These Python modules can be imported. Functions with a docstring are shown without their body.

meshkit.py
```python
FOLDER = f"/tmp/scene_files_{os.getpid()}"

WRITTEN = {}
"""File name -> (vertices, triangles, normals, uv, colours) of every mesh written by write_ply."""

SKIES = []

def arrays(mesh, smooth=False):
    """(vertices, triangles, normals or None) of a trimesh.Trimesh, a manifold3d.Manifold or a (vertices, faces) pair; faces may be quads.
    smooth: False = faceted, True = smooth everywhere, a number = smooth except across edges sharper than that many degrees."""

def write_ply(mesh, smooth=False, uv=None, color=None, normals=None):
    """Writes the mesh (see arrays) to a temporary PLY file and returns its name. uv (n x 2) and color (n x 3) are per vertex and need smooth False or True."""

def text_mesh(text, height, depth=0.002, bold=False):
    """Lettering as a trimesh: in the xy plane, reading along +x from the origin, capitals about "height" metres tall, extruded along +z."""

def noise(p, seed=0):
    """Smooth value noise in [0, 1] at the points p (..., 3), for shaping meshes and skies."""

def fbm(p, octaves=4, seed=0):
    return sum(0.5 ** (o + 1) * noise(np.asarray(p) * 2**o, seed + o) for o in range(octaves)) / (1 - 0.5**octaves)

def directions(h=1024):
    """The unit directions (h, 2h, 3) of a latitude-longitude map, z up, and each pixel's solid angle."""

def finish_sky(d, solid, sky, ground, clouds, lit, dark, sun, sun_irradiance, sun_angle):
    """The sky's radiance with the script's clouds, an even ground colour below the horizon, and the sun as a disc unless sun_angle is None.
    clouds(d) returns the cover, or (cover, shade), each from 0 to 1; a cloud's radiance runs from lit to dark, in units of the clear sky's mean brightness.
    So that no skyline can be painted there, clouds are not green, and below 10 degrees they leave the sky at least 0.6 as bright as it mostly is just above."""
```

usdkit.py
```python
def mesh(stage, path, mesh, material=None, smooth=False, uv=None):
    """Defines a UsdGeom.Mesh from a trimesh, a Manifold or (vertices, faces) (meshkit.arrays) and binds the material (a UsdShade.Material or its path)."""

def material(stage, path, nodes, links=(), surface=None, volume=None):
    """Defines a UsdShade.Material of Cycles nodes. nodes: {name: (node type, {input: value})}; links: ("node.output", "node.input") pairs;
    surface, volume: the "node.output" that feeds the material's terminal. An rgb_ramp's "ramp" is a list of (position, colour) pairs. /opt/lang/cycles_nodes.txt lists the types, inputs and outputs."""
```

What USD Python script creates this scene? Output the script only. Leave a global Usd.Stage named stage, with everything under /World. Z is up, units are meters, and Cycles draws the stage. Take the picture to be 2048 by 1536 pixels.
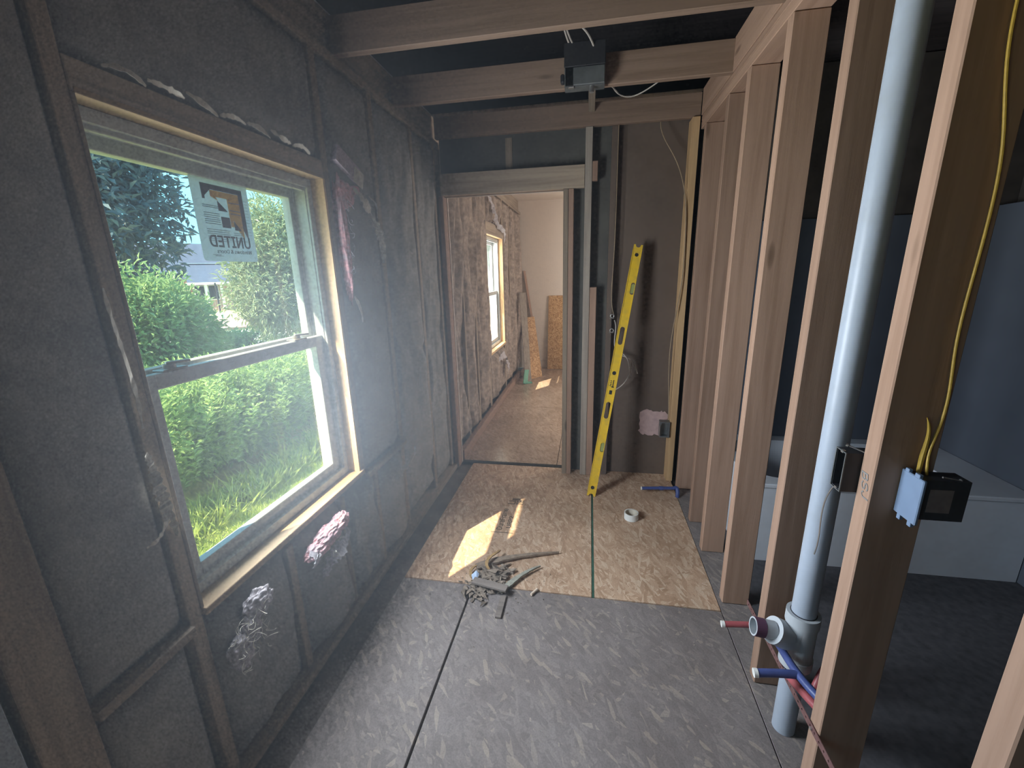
import math, random
import numpy as np
import trimesh
import manifold3d as m3
from scipy.spatial.transform import Rotation
import usdkit, meshkit
from pxr import Usd, UsdGeom, UsdLux, UsdShade, Gf, Sdf

stage = Usd.Stage.CreateInMemory()
UsdGeom.SetStageUpAxis(stage, "Z")
UsdGeom.SetStageMetersPerUnit(stage, 1.0)
stage.SetDefaultPrim(UsdGeom.Xform.Define(stage, "/World").GetPrim())
UsdGeom.Scope.Define(stage, "/World/Looks")

# ------------------------------------------------------------------ camera, sky, sun, window daylight, exposure
CAM = (0.0, 0.0, 1.63)
cam = UsdGeom.Camera.Define(stage, "/World/camera")
cam.AddTransformOp().Set(Gf.Matrix4d(
    0.98420, 0.17521, -0.02426, 0,
    -0.02129, 0.25431, 0.96689, 0,
    0.17558, -0.95110, 0.25402, 0,
    CAM[0], CAM[1], CAM[2], 1))
cam.CreateHorizontalApertureAttr(36.0)
cam.CreateVerticalApertureAttr(27.0)
cam.CreateFocalLengthAttr(14.836)
cam.CreateClippingRangeAttr(Gf.Vec2f(0.05, 1000))
cam.CreateExposureAttr(0.0)

sky = UsdLux.DomeLight.Define(stage, "/World/sky")
sky.CreateIntensityAttr(0.75)
sky.CreateColorAttr(Gf.Vec3f(0.30, 0.74, 1.0))

SUN_DIR = np.array([0.555, 0.832, -1.043]); SUN_DIR /= np.linalg.norm(SUN_DIR)
def aim(prim, pos, d):
    """local -z along d"""
    z = -np.asarray(d, float) / np.linalg.norm(d)
    x = np.cross([0, 0, 1.0], z)
    if np.linalg.norm(x) < 1e-6: x = np.array([1.0, 0, 0])
    x /= np.linalg.norm(x); y = np.cross(z, x)
    UsdGeom.Xformable(prim).AddTransformOp().Set(Gf.Matrix4d(*x, 0, *y, 0, *z, 0, *map(float, pos), 1))
sun = UsdLux.DistantLight.Define(stage, "/World/sun")
sun.CreateIntensityAttr(4.8); sun.CreateAngleAttr(0.53); sun.CreateNormalizeAttr(True); sun.CreateColorAttr(Gf.Vec3f(1.0, 0.83, 0.58))
aim(sun, (0, 0, 0), SUN_DIR)

def rect(name, pos, d, w, h, L, col):
    r = UsdLux.RectLight.Define(stage, "/World/" + name)
    r.CreateWidthAttr(w); r.CreateHeightAttr(h); r.CreateIntensityAttr(L); r.CreateColorAttr(Gf.Vec3f(*col))
    aim(r, pos, d)
# daylight entering by the two windows in view, the window behind the camera and the next room's side window
rect("daylight_window", (-1.165, 1.335, 1.24), (1, 0, 0), 0.68, 0.86, 30.0, (0.87, 0.93, 1.0))
rect("daylight_far_window", (-1.335, 5.22, 1.39), (1, 0, -0.12), 0.84, 1.28, 14.0, (1.0, 0.93, 0.84))
rect("daylight_rear_window", (-1.19, -1.15, 1.37), (1, 0, 0), 1.2, 1.25, 0.3, (0.72, 0.86, 1.0))
rect("daylight_next_room_window", (1.93, 5.4, 1.4), (-1, 0, 0), 1.3, 1.4, 7.0, (1.0, 0.92, 0.85))

rng = np.random.default_rng(7)
random.seed(7)

# ------------------------------------------------------------------ helpers
def looks(name, nodes, links, surface="p.BSDF", **k):
    return usdkit.material(stage, "/World/Looks/" + name, nodes, links, surface=surface, **k)

_used = {}
def path_of(name, parent="/World"):
    k = (parent, name); n = _used.get(k, 0); _used[k] = n + 1
    return f"{parent}/{name}" + (f"_{n:03d}" if n else "")
class T:
    """a thing: an Xform at its base"""
    def __init__(s, path, loc): s.path, s.loc = path, np.asarray(loc, float)
def setdata(prim, **kw):
    for k, v in kw.items():
        if v: prim.SetCustomDataByKey(k, v)
def thing(name, label=None, category=None, loc=(0, 0, 0), group=None, kind=None):
    p = path_of(name); x = UsdGeom.Xform.Define(stage, p); x.AddTranslateOp().Set(Gf.Vec3d(*map(float, loc)))
    setdata(x.GetPrim(), label=label, category=category, group=group, kind=kind)
    return T(p, loc)
def fix(m):
    if isinstance(m, (list, tuple)) and not isinstance(m[0], np.ndarray):
        m = trimesh.util.concatenate([fix(a) for a in m])
    if hasattr(m, "to_mesh"):
        q = m.to_mesh(); m = trimesh.Trimesh(q.vert_properties[:, :3], q.tri_verts, process=False)
    return m
def part(parent, name, mesh, mat, smooth=False, label=None, kind=None):
    m = fix(mesh).copy(); m.apply_translation(-parent.loc)
    p = path_of(name, parent.path)
    u = usdkit.mesh(stage, p, m, mat, smooth=smooth)
    setdata(u.GetPrim(), label=label, kind=kind)
    return T(p, parent.loc)
def parts(parent, name, meshes, mat, **k):
    return [part(parent, name, m, mat, **k) for m in meshes]
def single(name, mesh, mat, label=None, category=None, group=None, kind=None, smooth=False):
    p = path_of(name)
    u = usdkit.mesh(stage, p, fix(mesh), mat, smooth=smooth)
    setdata(u.GetPrim(), label=label, category=category, group=group, kind=kind)
    return T(p, (0, 0, 0))

def box(x0, x1, y0, y1, z0, z1, c=0.0):
    """box with chamfered edges"""
    lo, hi = np.minimum([x0, y0, z0], [x1, y1, z1]), np.maximum([x0, y0, z0], [x1, y1, z1])
    if c <= 0:
        m = trimesh.creation.box(extents=hi - lo); m.apply_translation((lo + hi) / 2); return m
    c = min(c, *(0.3 * (hi - lo)))
    pts = []
    for sx in (0, 1):
        for sy in (0, 1):
            for sz in (0, 1):
                s = np.array([sx, sy, sz]); corner = np.where(s, hi, lo); inn = np.where(s, -c, c)
                for k in range(3):
                    e = inn.copy(); e[k] = 0; pts.append(corner + e)
    return fix(m3.Manifold.hull_points(np.array(pts)))
def sbox(a, b, w, t, up=(0, 0, 1), c=0.001):
    """board from a to b, width w across, thickness t along `up`-ish"""
    a, b = np.asarray(a, float), np.asarray(b, float); d = b - a; L = np.linalg.norm(d); d /= L
    u = np.asarray(up, float); u = u - d * (u @ d); u /= np.linalg.norm(u); s = np.cross(u, d)
    m = box(-w / 2, w / 2, -t / 2, t / 2, 0, L, c)
    M = np.eye(4); M[:3, 0], M[:3, 1], M[:3, 2], M[:3, 3] = s, u, d, a
    m.apply_transform(M); return m
def smooth_path(pts, n=8):
    pts = np.asarray(pts, float)
    if len(pts) < 3: return pts
    from scipy.interpolate import CubicSpline
    t = np.r_[0, np.cumsum(np.linalg.norm(np.diff(pts, axis=0), axis=1))]
    return CubicSpline(t, pts)(np.linspace(0, t[-1], n * (len(pts) - 1) + 1))
def tube(pts, r, sides=10, sm=True, n=8, cap=True):
    p = smooth_path(pts, n) if sm else np.asarray(pts, float)
    t = np.gradient(p, axis=0); t /= np.linalg.norm(t, axis=1, keepdims=True)
    ref = np.array([0.13, 0.21, 0.97]) if abs(t[0] @ [0.13, 0.21, 0.97]) < 0.9 else np.array([0.97, 0.1, 0.2])
    a = np.cross(t[0], ref); a /= np.linalg.norm(a); A = []
    for k in t:
        a = a - k * (a @ k); a /= np.linalg.norm(a); A.append(a)
    A = np.array(A); B = np.cross(t, A); ang = np.arange(sides) * 2 * np.pi / sides
    rr = np.broadcast_to(r, (len(p),))[:, None, None]
    v = (p[:, None] + rr * (np.cos(ang)[None, :, None] * A[:, None] + np.sin(ang)[None, :, None] * B[:, None])).reshape(-1, 3)
    f = []
    for i in range(len(p) - 1):
        for j in range(sides):
            a0, b0 = i * sides + j, i * sides + (j + 1) % sides
            f += [[a0, b0, b0 + sides], [a0, b0 + sides, a0 + sides]]
    if cap:
        n0 = len(v); v = np.vstack([v, p[0], p[-1]]); e = (len(p) - 1) * sides
        for j in range(sides):
            f += [[n0, (j + 1) % sides, j], [n0 + 1, e + j, e + (j + 1) % sides]]
    return trimesh.Trimesh(v, np.array(f), process=False)
def cyl(a, b, r, sides=24, r2=None):
    a, b = np.asarray(a, float), np.asarray(b, float)
    return tube([a, b], np.array([r, r if r2 is None else r2]), sides, sm=False)
def pipe(a, b, ro, ri, sides=32):
    """open hollow pipe"""
    a, b = np.asarray(a, float), np.asarray(b, float); d = b - a; L = np.linalg.norm(d)
    m = m3.Manifold.cylinder(L, ro, ro, sides) - m3.Manifold.cylinder(L + 2, ri, ri, sides).translate((0, 0, -1))
    m = fix(m); M = trimesh.geometry.align_vectors([0, 0, 1], d / L); M[:3, 3] = a; m.apply_transform(M); return m
def ring4(axis, c0, c1, y0, y1, z0, z1, wl, wr, wb, wt, c=0.002):
    """rectangular ring in a y-z opening between x=c0..c1"""
    return [box(c0, c1, y0, y0 + wl, z0, z1, c), box(c0, c1, y1 - wr, y1, z0, z1, c),
            box(c0, c1, y0 + wl, y1 - wr, z0, z0 + wb, c), box(c0, c1, y0 + wl, y1 - wr, z1 - wt, z1, c)]
def wall_x(x0, x1, y0, y1, z0, z1, holes):
    """slab normal to x with rectangular holes (y0,y1,z0,z1)"""
    m = m3.Manifold.cube((x1 - x0, y1 - y0, z1 - z0)).translate((x0, y0, z0))
    for a, b, c, d in holes:
        m -= m3.Manifold.cube((x1 - x0 + 1, b - a, d - c)).translate((x0 - .5, a, c))
    return fix(m)
def wall_y(y0, y1, x0, x1, z0, z1, holes):
    m = m3.Manifold.cube((x1 - x0, y1 - y0, z1 - z0)).translate((x0, y0, z0))
    for a, b, c, d in holes:
        m -= m3.Manifold.cube((b - a, y1 - y0 + 1, d - c)).translate((a, y0 - .5, c))
    return fix(m)

# ------------------------------------------------------------------ materials
def wood(name, light, dark, axis, knots=True, rough=0.75):
    sc = {"x": (1.3, 28, 28), "y": (28, 1.3, 28), "z": (28, 28, 1.3)}[axis]
    ks = {"x": (1.6, 6, 6), "y": (6, 1.6, 6), "z": (6, 6, 1.6)}[axis]
    n = {"t": ("texture_coordinate", {}), "oi": ("object_info", {}), "geo": ("geometry", {}),
         "sh": ("vector_math", {"math_type": "scale", "scale": 13.0}), "ad": ("vector_math", {"math_type": "add"}),
         "m": ("mapping", {"scale": sc}), "n": ("noise_texture", {"scale": 1.0, "detail": 5.0, "roughness": 0.6, "distortion": 0.4}),
         "r": ("rgb_ramp", {"ramp": [(0.25, dark), (0.55, light), (0.8, tuple(min(1, c * 1.12) for c in light))]}),
         "km": ("mapping", {"scale": ks}), "kv": ("voronoi_texture", {"scale": 1.0, "randomness": 1.0}),
         "kr": ("rgb_ramp", {"ramp": [(0.0, (.9, .9, .9)), (0.06, (0.6, 0.6, 0.6)), (0.10, (0, 0, 0)), (1.0, (0, 0, 0))]}),
         "kx": ("mix", {"color2": tuple(c * 0.55 for c in dark)}),
         "vm": ("math", {"math_type": "multiply_add", "value2": 0.35, "value3": 0.82}),
         "hv": ("hsv", {}), "b": ("bump", {"strength": 0.25, "distance": 0.004}),
         "p": ("principled_bsdf", {"roughness": rough, "specular_ior_level": 0.25})}
    l = [("oi.random", "sh.scale")] if False else []
    l += [("t.object", "ad.vector1"), ("oi.color", "sh.vector1"), ("ad.vector", "m.vector"), ("m.vector", "n.vector"), ("n.fac", "r.fac"),
          ("ad.vector", "km.vector"), ("km.vector", "kv.vector"), ("kv.distance", "kr.fac"),
          ("r.color", "kx.color1"), ("oi.random", "vm.value1"), ("vm.value", "hv.value"), ("kx.color", "hv.color"), ("hv.color", "p.base_color"),
          ("n.fac", "b.height"), ("b.normal", "p.normal")]
    if knots: l += [("kr.color", "kx.fac")]
    else: n["kx"][1]["fac"] = 0.0
    # each piece takes its own stretch of grain
    n["rv"] = ("combine_xyz", {}); n["rm"] = ("math", {"math_type": "multiply", "value2": 41.0})
    l += [("oi.random", "rm.value1"), ("rm.value", "rv.x"), ("rm.value", "rv.y"), ("rm.value", "rv.z"), ("rv.vector", "ad.vector2")]
    l = [a for a in l if a[0] != "oi.color"]; n.pop("sh")
    return looks(name, n, l)
PINE_L, PINE_D = (0.37, 0.238, 0.172), (0.28, 0.172, 0.118)
pine_z = wood("pine_upright", PINE_L, PINE_D, "z")
pine_x = wood("pine_cross", (0.26, 0.178, 0.13), (0.185, 0.122, 0.084), "x")
pine_y = wood("pine_long", PINE_L, PINE_D, "y")
yellow_z = wood("yellow_pine_upright", (0.56, 0.37, 0.20), (0.43, 0.27, 0.14), "z")
yellow_y = wood("yellow_pine_long", (0.56, 0.38, 0.21), (0.43, 0.27, 0.14), "y")
old_z = wood("aged_pine_upright", (0.33, 0.26, 0.19), (0.20, 0.15, 0.11), "z")
old_x = wood("aged_pine_cross", (0.40, 0.32, 0.24), (0.26, 0.20, 0.15), "x")
old_y = wood("aged_pine_long", (0.36, 0.29, 0.22), (0.22, 0.17, 0.13), "y")
sill_y = wood("sill_pine_long", (0.36, 0.255, 0.155), (0.26, 0.175, 0.10), "y")
grey_x = wood("grey_weathered_slat", (0.22, 0.19, 0.17), (0.12, 0.10, 0.09), "x", knots=False)
grey_z = wood("grey_board", (0.36, 0.31, 0.26), (0.24, 0.20, 0.17), "z")
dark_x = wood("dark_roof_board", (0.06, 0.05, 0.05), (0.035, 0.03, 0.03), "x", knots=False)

def osb(name, cols, rot=0.0, spec=0.3, rough=0.6, wax=False):
    """oriented strand board: three layers of long flakes turned different ways"""
    n = {"t": ("texture_coordinate", {}), "p": ("principled_bsdf", {"roughness": rough, "specular_ior_level": spec})}
    l = []
    prev = None
    for k, (ang, sx, sy) in enumerate(((0.5, 13, 58), (-0.6, 16, 70), (1.45, 12, 60), (-1.2, 18, 75))):
        n[f"m{k}"] = ("mapping", {"mapping_type": "texture", "rotation": (0, 0, ang + rot), "scale": (1.0 / sx, 1.0 / sy, 1.0 / sy), "location": (k * 3.7, k * 1.3, 0)})
        n[f"v{k}"] = ("voronoi_texture", {"scale": 1.0, "dimensions": "3D", "randomness": 1.0})
        n[f"s{k}"] = ("separate_color", {})
        n[f"r{k}"] = ("rgb_ramp", {"ramp": cols, "interpolate": True})
        l += [("t.object", f"m{k}.vector"), (f"m{k}.vector", f"v{k}.vector"), (f"v{k}.color", f"s{k}.color"), (f"s{k}.r", f"r{k}.fac")]
        if prev is None: prev = f"r{k}.color"; ph = f"s{k}.r"
        else:
            n[f"th{k}"] = ("math", {"math_type": "greater_than", "value2": 0.60})
            n[f"x{k}"] = ("mix", {}); l += [(f"s{k}.g", f"th{k}.value1"), (f"th{k}.value", f"x{k}.fac"), (prev, f"x{k}.color1"), (f"r{k}.color", f"x{k}.color2")]
            prev = f"x{k}.color"
    # broad dirt
    n["dn"] = ("noise_texture", {"scale": 1.6, "detail": 4.0, "roughness": 0.65})
    n["dr"] = ("rgb_ramp", {"ramp": [(0.3, (0.72, 0.70, 0.68)), (0.6, (1, 1, 1)), (1, (1.05, 1.03, 1.0))]})
    n["dx"] = ("mix", {"mix_type": "multiply", "fac": 1.0})
    n["fn"] = ("noise_texture", {"scale": 160.0, "detail": 3.0})
    n["fr"] = ("rgb_ramp", {"ramp": [(0.3, (0.82, 0.82, 0.82)), (0.6, (1.06, 1.06, 1.06))]})
    n["fx"] = ("mix", {"mix_type": "multiply", "fac": 0.8})
    n["b"] = ("bump", {"strength": 0.3, "distance": 0.003})
    l += [("t.object", "dn.vector"), ("dn.fac", "dr.fac"), (prev, "dx.color1"), ("dr.color", "dx.color2"), ("t.object", "fn.vector"), ("fn.fac", "fr.fac"),
          ("dx.color", "fx.color1"), ("fr.color", "fx.color2"), ("fx.color", "p.base_color"), ("s1.r", "b.height"), ("b.normal", "p.normal")]
    return looks(name, n, l)
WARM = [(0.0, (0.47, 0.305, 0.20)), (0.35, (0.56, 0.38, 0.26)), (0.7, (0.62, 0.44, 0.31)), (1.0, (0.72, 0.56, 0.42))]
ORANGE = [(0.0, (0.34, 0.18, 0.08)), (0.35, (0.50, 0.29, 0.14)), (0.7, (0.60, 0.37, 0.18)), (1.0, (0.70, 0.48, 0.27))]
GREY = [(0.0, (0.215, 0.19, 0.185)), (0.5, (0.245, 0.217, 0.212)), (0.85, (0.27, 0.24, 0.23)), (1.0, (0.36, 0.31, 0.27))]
FAR = [(0.0, (0.34, 0.24, 0.18)), (0.5, (0.42, 0.31, 0.24)), (1.0, (0.50, 0.38, 0.30))]
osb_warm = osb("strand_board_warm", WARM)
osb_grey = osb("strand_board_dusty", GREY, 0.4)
osb_far = osb("strand_board_sealed", FAR, 0.2, spec=0.6, rough=0.22)
osb_orange = osb("strand_board_fresh", ORANGE, 0.1)

def plain(name, col, rough=0.6, metal=0.0, spec=0.4, var=0.12, scale=20.0, bump=0.0, dirt=None, dscale=3.0):
    n = {"t": ("texture_coordinate", {}), "n": ("noise_texture", {"scale": scale, "detail": 4.0}),
         "r": ("rgb_ramp", {"ramp": [(0.25, tuple(c * (1 - var) for c in col)), (0.75, tuple(min(1, c * (1 + var)) for c in col))]}),
         "p": ("principled_bsdf", {"roughness": rough, "metallic": metal, "specular_ior_level": spec})}
    l = [("t.object", "n.vector"), ("n.fac", "r.fac")]
    out = "r.color"
    if dirt:
        n["dn"] = ("noise_texture", {"scale": dscale, "detail": 5.0, "roughness": 0.7})
        n["dr"] = ("rgb_ramp", {"ramp": [(0.45, (0, 0, 0)), (0.7, (1, 1, 1))]})
        n["dx"] = ("mix", {"color2": dirt})
        l += [("t.object", "dn.vector"), ("dn.fac", "dr.fac"), ("dr.color", "dx.fac"), (out, "dx.color1")]; out = "dx.color"
    l += [(out, "p.base_color")]
    if bump:
        n["b"] = ("bump", {"strength": bump, "distance": 0.004}); l += [("n.fac", "b.height"), ("b.normal", "p.normal")]
    return looks(name, n, l)
paper = plain("kraft_facing", (0.30, 0.285, 0.265), 0.85, scale=6, var=0.15, dirt=(0.20, 0.19, 0.18), dscale=4, spec=0.15)
paper_far = plain("kraft_facing_brown", (0.36, 0.29, 0.24), 0.9, scale=25, var=0.35, dirt=(0.20, 0.16, 0.135), dscale=9, spec=0.1, bump=0.4)
torn = plain("torn_paper_edge", (0.60, 0.56, 0.47), 0.9, scale=40, spec=0.1)
pink = plain("pink_glass_wool", (0.68, 0.37, 0.38), 1.0, scale=70, var=0.35, spec=0.05, bump=0.8, dirt=(0.52, 0.44, 0.46), dscale=22)
wool_white = plain("pale_glass_wool", (0.44, 0.41, 0.43), 1.0, scale=80, var=0.35, spec=0.02, bump=0.3)
wool_block = plain("batt_end_block", (0.46, 0.38, 0.42), 1.0, scale=90, var=0.2, spec=0.05, bump=0.5)
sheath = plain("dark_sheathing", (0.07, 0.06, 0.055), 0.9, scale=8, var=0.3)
fibre = plain("fibre_board_brown", (0.15, 0.112, 0.09), 0.85, scale=5, var=0.2, dirt=(0.115, 0.088, 0.074), dscale=2.5, spec=0.2)
fibre2 = plain("fibre_board_grey", (0.10, 0.095, 0.085), 0.85, scale=5, var=0.2, spec=0.2)
vinyl = plain("white_vinyl", (0.47, 0.50, 0.51), 0.35, scale=3, var=0.03, dirt=(0.40, 0.41, 0.40), dscale=7)
vinyl_shadow = plain("vinyl_track", (0.62, 0.61, 0.57), 0.45, scale=3, var=0.04)
latch_m = plain("latch_metal", (0.35, 0.33, 0.30), 0.35, metal=0.6)
drywall = plain("plasterboard_painted", (0.74, 0.66, 0.59), 0.9, scale=60, var=0.03, spec=0.1)
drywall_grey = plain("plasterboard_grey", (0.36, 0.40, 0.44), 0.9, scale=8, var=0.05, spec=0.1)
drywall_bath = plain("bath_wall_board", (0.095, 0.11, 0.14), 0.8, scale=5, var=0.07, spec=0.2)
tubwhite = plain("white_acrylic", (0.62, 0.66, 0.72), 0.25, scale=3, var=0.02, dirt=(0.55, 0.58, 0.63))
subfloor = plain("old_subfloor", (0.15, 0.13, 0.12), 0.85, scale=9, var=0.3, bump=0.2)
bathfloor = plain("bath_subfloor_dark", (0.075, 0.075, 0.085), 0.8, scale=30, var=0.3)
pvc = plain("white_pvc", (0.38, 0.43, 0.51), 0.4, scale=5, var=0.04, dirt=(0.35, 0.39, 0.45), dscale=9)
pvc_in = plain("pvc_grey_fitting", (0.44, 0.47, 0.50), 0.5, scale=10, var=0.06)
purple = plain("purple_primer", (0.13, 0.06, 0.11), 0.6, scale=30, var=0.3)
redpex = plain("red_pex", (0.36, 0.09, 0.10), 0.4, scale=30)
bluepex = plain("blue_pex", (0.06, 0.085, 0.24), 0.4, scale=30)
capwhite = plain("white_cap", (0.75, 0.75, 0.72), 0.4)
strap_m = plain("primed_strap", (0.20, 0.105, 0.10), 0.6, metal=0.3, scale=40, var=0.3)
boxblue = plain("blue_device_box", (0.17, 0.235, 0.35), 0.45, scale=20, var=0.08)
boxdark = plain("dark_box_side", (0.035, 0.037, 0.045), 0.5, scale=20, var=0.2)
boxlabel = plain("box_label", (0.17, 0.14, 0.14), 0.7, scale=60, var=0.15)
galv = plain("galvanised_steel", (0.20, 0.215, 0.22), 0.4, metal=0.6, scale=12, var=0.25)
steel_bright = plain("bright_steel", (0.6, 0.6, 0.6), 0.3, metal=0.9)
cable_y = plain("yellow_cable_jacket", (0.55, 0.36, 0.06), 0.5, scale=80, var=0.15)
cable_w = plain("white_cable_jacket", (0.50, 0.45, 0.40), 0.55, scale=60, var=0.1)
cable_t = plain("tan_cable_jacket", (0.34, 0.25, 0.16), 0.6, scale=60, var=0.1)
lvl_y = plain("yellow_level_paint", (0.80, 0.52, 0.03), 0.4, scale=14, var=0.06, dirt=(0.62, 0.42, 0.06), dscale=18)
blackp = plain("black_plastic", (0.025, 0.025, 0.028), 0.4)
vial = plain("vial_green", (0.30, 0.33, 0.12), 0.15)
ink = plain("black_ink", (0.05, 0.045, 0.04), 0.8)
inkmid = plain("grey_ink", (0.20, 0.20, 0.20), 0.8)
ink_floor = plain("floor_stamp_ink", (0.15, 0.11, 0.08), 0.85, scale=60, var=0.4)
chalk = plain("green_joint_edge", (0.035, 0.10, 0.07), 0.8, scale=30, var=0.3)
gapdark = plain("dark_joint", (0.02, 0.018, 0.016), 0.9)
bark_m = plain("bark_strip", (0.42, 0.27, 0.12), 0.9, scale=40, var=0.3)
shard = plain("rotten_wood_shards", (0.24, 0.195, 0.155), 0.95, scale=30, var=0.45)
stick_m = plain("grey_stick", (0.27, 0.21, 0.16), 0.9, scale=40, var=0.3)
splinter_m = plain("grey_green_splinter", (0.33, 0.33, 0.28), 0.9, scale=40, var=0.3)
blue_scrap = plain("pale_blue_scrap", (0.45, 0.58, 0.78), 0.6)
peg_m = plain("pale_wood_peg", (0.72, 0.60, 0.48), 0.8)
tapewhite = plain("white_tape", (0.78, 0.80, 0.78), 0.5, var=0.03)
pinkpatch = plain("pink_wall_patch", (0.50, 0.36, 0.35), 0.9, scale=30, var=0.15)
printorange = plain("print_orange", (0.85, 0.50, 0.12), 0.6, var=0.03)

def translucent(name, col, fac=0.6):
    return looks(name, {"d": ("diffuse_bsdf", {"color": col}), "t": ("translucent_bsdf", {"color": col}), "n": ("noise_texture", {"scale": 30.0}),
                        "r": ("rgb_ramp", {"ramp": [(0, tuple(c * .95 for c in col)), (1, tuple(min(1, c * 1.04) for c in col))]}), "x": ("mix_closure", {"fac": fac})},
                 [("n.fac", "r.fac"), ("r.color", "d.color"), ("r.color", "t.color"), ("d.BSDF", "x.closure1"), ("t.BSDF", "x.closure2")], surface="x.closure")
sticker_m = translucent("sticker_paper", (0.62, 0.68, 0.76), 0.6)
sticker_dark = translucent("sticker_print_dark", (0.16, 0.13, 0.14), 0.4)
sticker_orange = translucent("sticker_print_orange", (0.85, 0.56, 0.20), 0.6)
sticker_grey = translucent("sticker_print_grey", (0.38, 0.42, 0.47), 0.6)
glass = looks("window_glass", {"t": ("transparent_bsdf", {"color": (0.93, 0.96, 0.96)}), "g": ("glossy_bsdf", {"roughness": 0.02, "color": (0.9, 0.9, 0.9)}),
                               "f": ("layer_weight", {"blend": 0.5}), "q": ("math", {"math_type": "power", "value2": 5.0}),
                               "s": ("math", {"math_type": "multiply_add", "value2": 0.55, "value3": 0.035}), "x": ("mix_closure", {})},
              [("f.facing", "q.value1"), ("q.value", "s.value1"), ("s.value", "x.fac"), ("t.BSDF", "x.closure1"), ("g.BSDF", "x.closure2")], surface="x.closure")
def leaf(name, a, b, back, tr=0.35, scale=3.0):
    return looks(name, {"g": ("geometry", {}), "oi": ("texture_coordinate", {}), "n": ("noise_texture", {"scale": scale, "detail": 3.0}),
                        "r": ("rgb_ramp", {"ramp": [(0.0, a), (0.6, b), (1.0, back)]}),
                        "ad": ("math", {"math_type": "multiply_add", "value2": 0.6, "value3": -0.05}), "a2": ("math", {"math_type": "multiply_add", "value2": 0.7}),
                        "p": ("principled_bsdf", {"roughness": 0.42, "specular_ior_level": 0.5}), "t": ("translucent_bsdf", {}), "x": ("mix_closure", {"fac": tr})},
                 [("oi.object", "n.vector"), ("g.random_per_island", "ad.value1"), ("ad.value", "a2.value3"), ("n.fac", "a2.value1"), ("a2.value", "r.fac"),
                  ("r.color", "p.base_color"), ("r.color", "t.color"), ("p.BSDF", "x.closure1"), ("t.BSDF", "x.closure2")], surface="x.closure")
leaf_hedge = leaf("hedge_leaf", (0.20, 0.33, 0.11), (0.44, 0.57, 0.22), (0.74, 0.78, 0.42), 0.55)
leaf_shrub = leaf("shrub_leaf", (0.17, 0.29, 0.12), (0.38, 0.52, 0.22), (0.66, 0.72, 0.42), 0.5)
leaf_mag = leaf("magnolia_leaf", (0.08, 0.13, 0.15), (0.16, 0.22, 0.24), (0.42, 0.42, 0.36), 0.25)
leaf_olive = leaf("olive_leaf", (0.22, 0.29, 0.16), (0.42, 0.49, 0.30), (0.68, 0.70, 0.50), 0.4)
grass_m = leaf("lawn_blade", (0.38, 0.48, 0.14), (0.62, 0.68, 0.24), (0.85, 0.80, 0.48), 0.5, 1.5)
trunk_m = plain("tree_bark", (0.16, 0.13, 0.10), 0.95, scale=25, var=0.4, bump=0.6)
soil = plain("lawn_soil", (0.42, 0.48, 0.18), 0.95, scale=6, var=0.3, dirt=(0.42, 0.36, 0.22), dscale=1.2)
concrete = plain("pale_concrete", (0.50, 0.46, 0.42), 0.9, scale=4, var=0.06)
litter_m = plain("leaf_litter_bank", (0.30, 0.20, 0.17), 0.95, scale=3, var=0.3)
roof_m = plain("grey_shingle", (0.055, 0.075, 0.125), 0.85, scale=2, var=0.12)
roof_edge = plain("pale_roof_edge", (0.28, 0.32, 0.38), 0.7)
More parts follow.
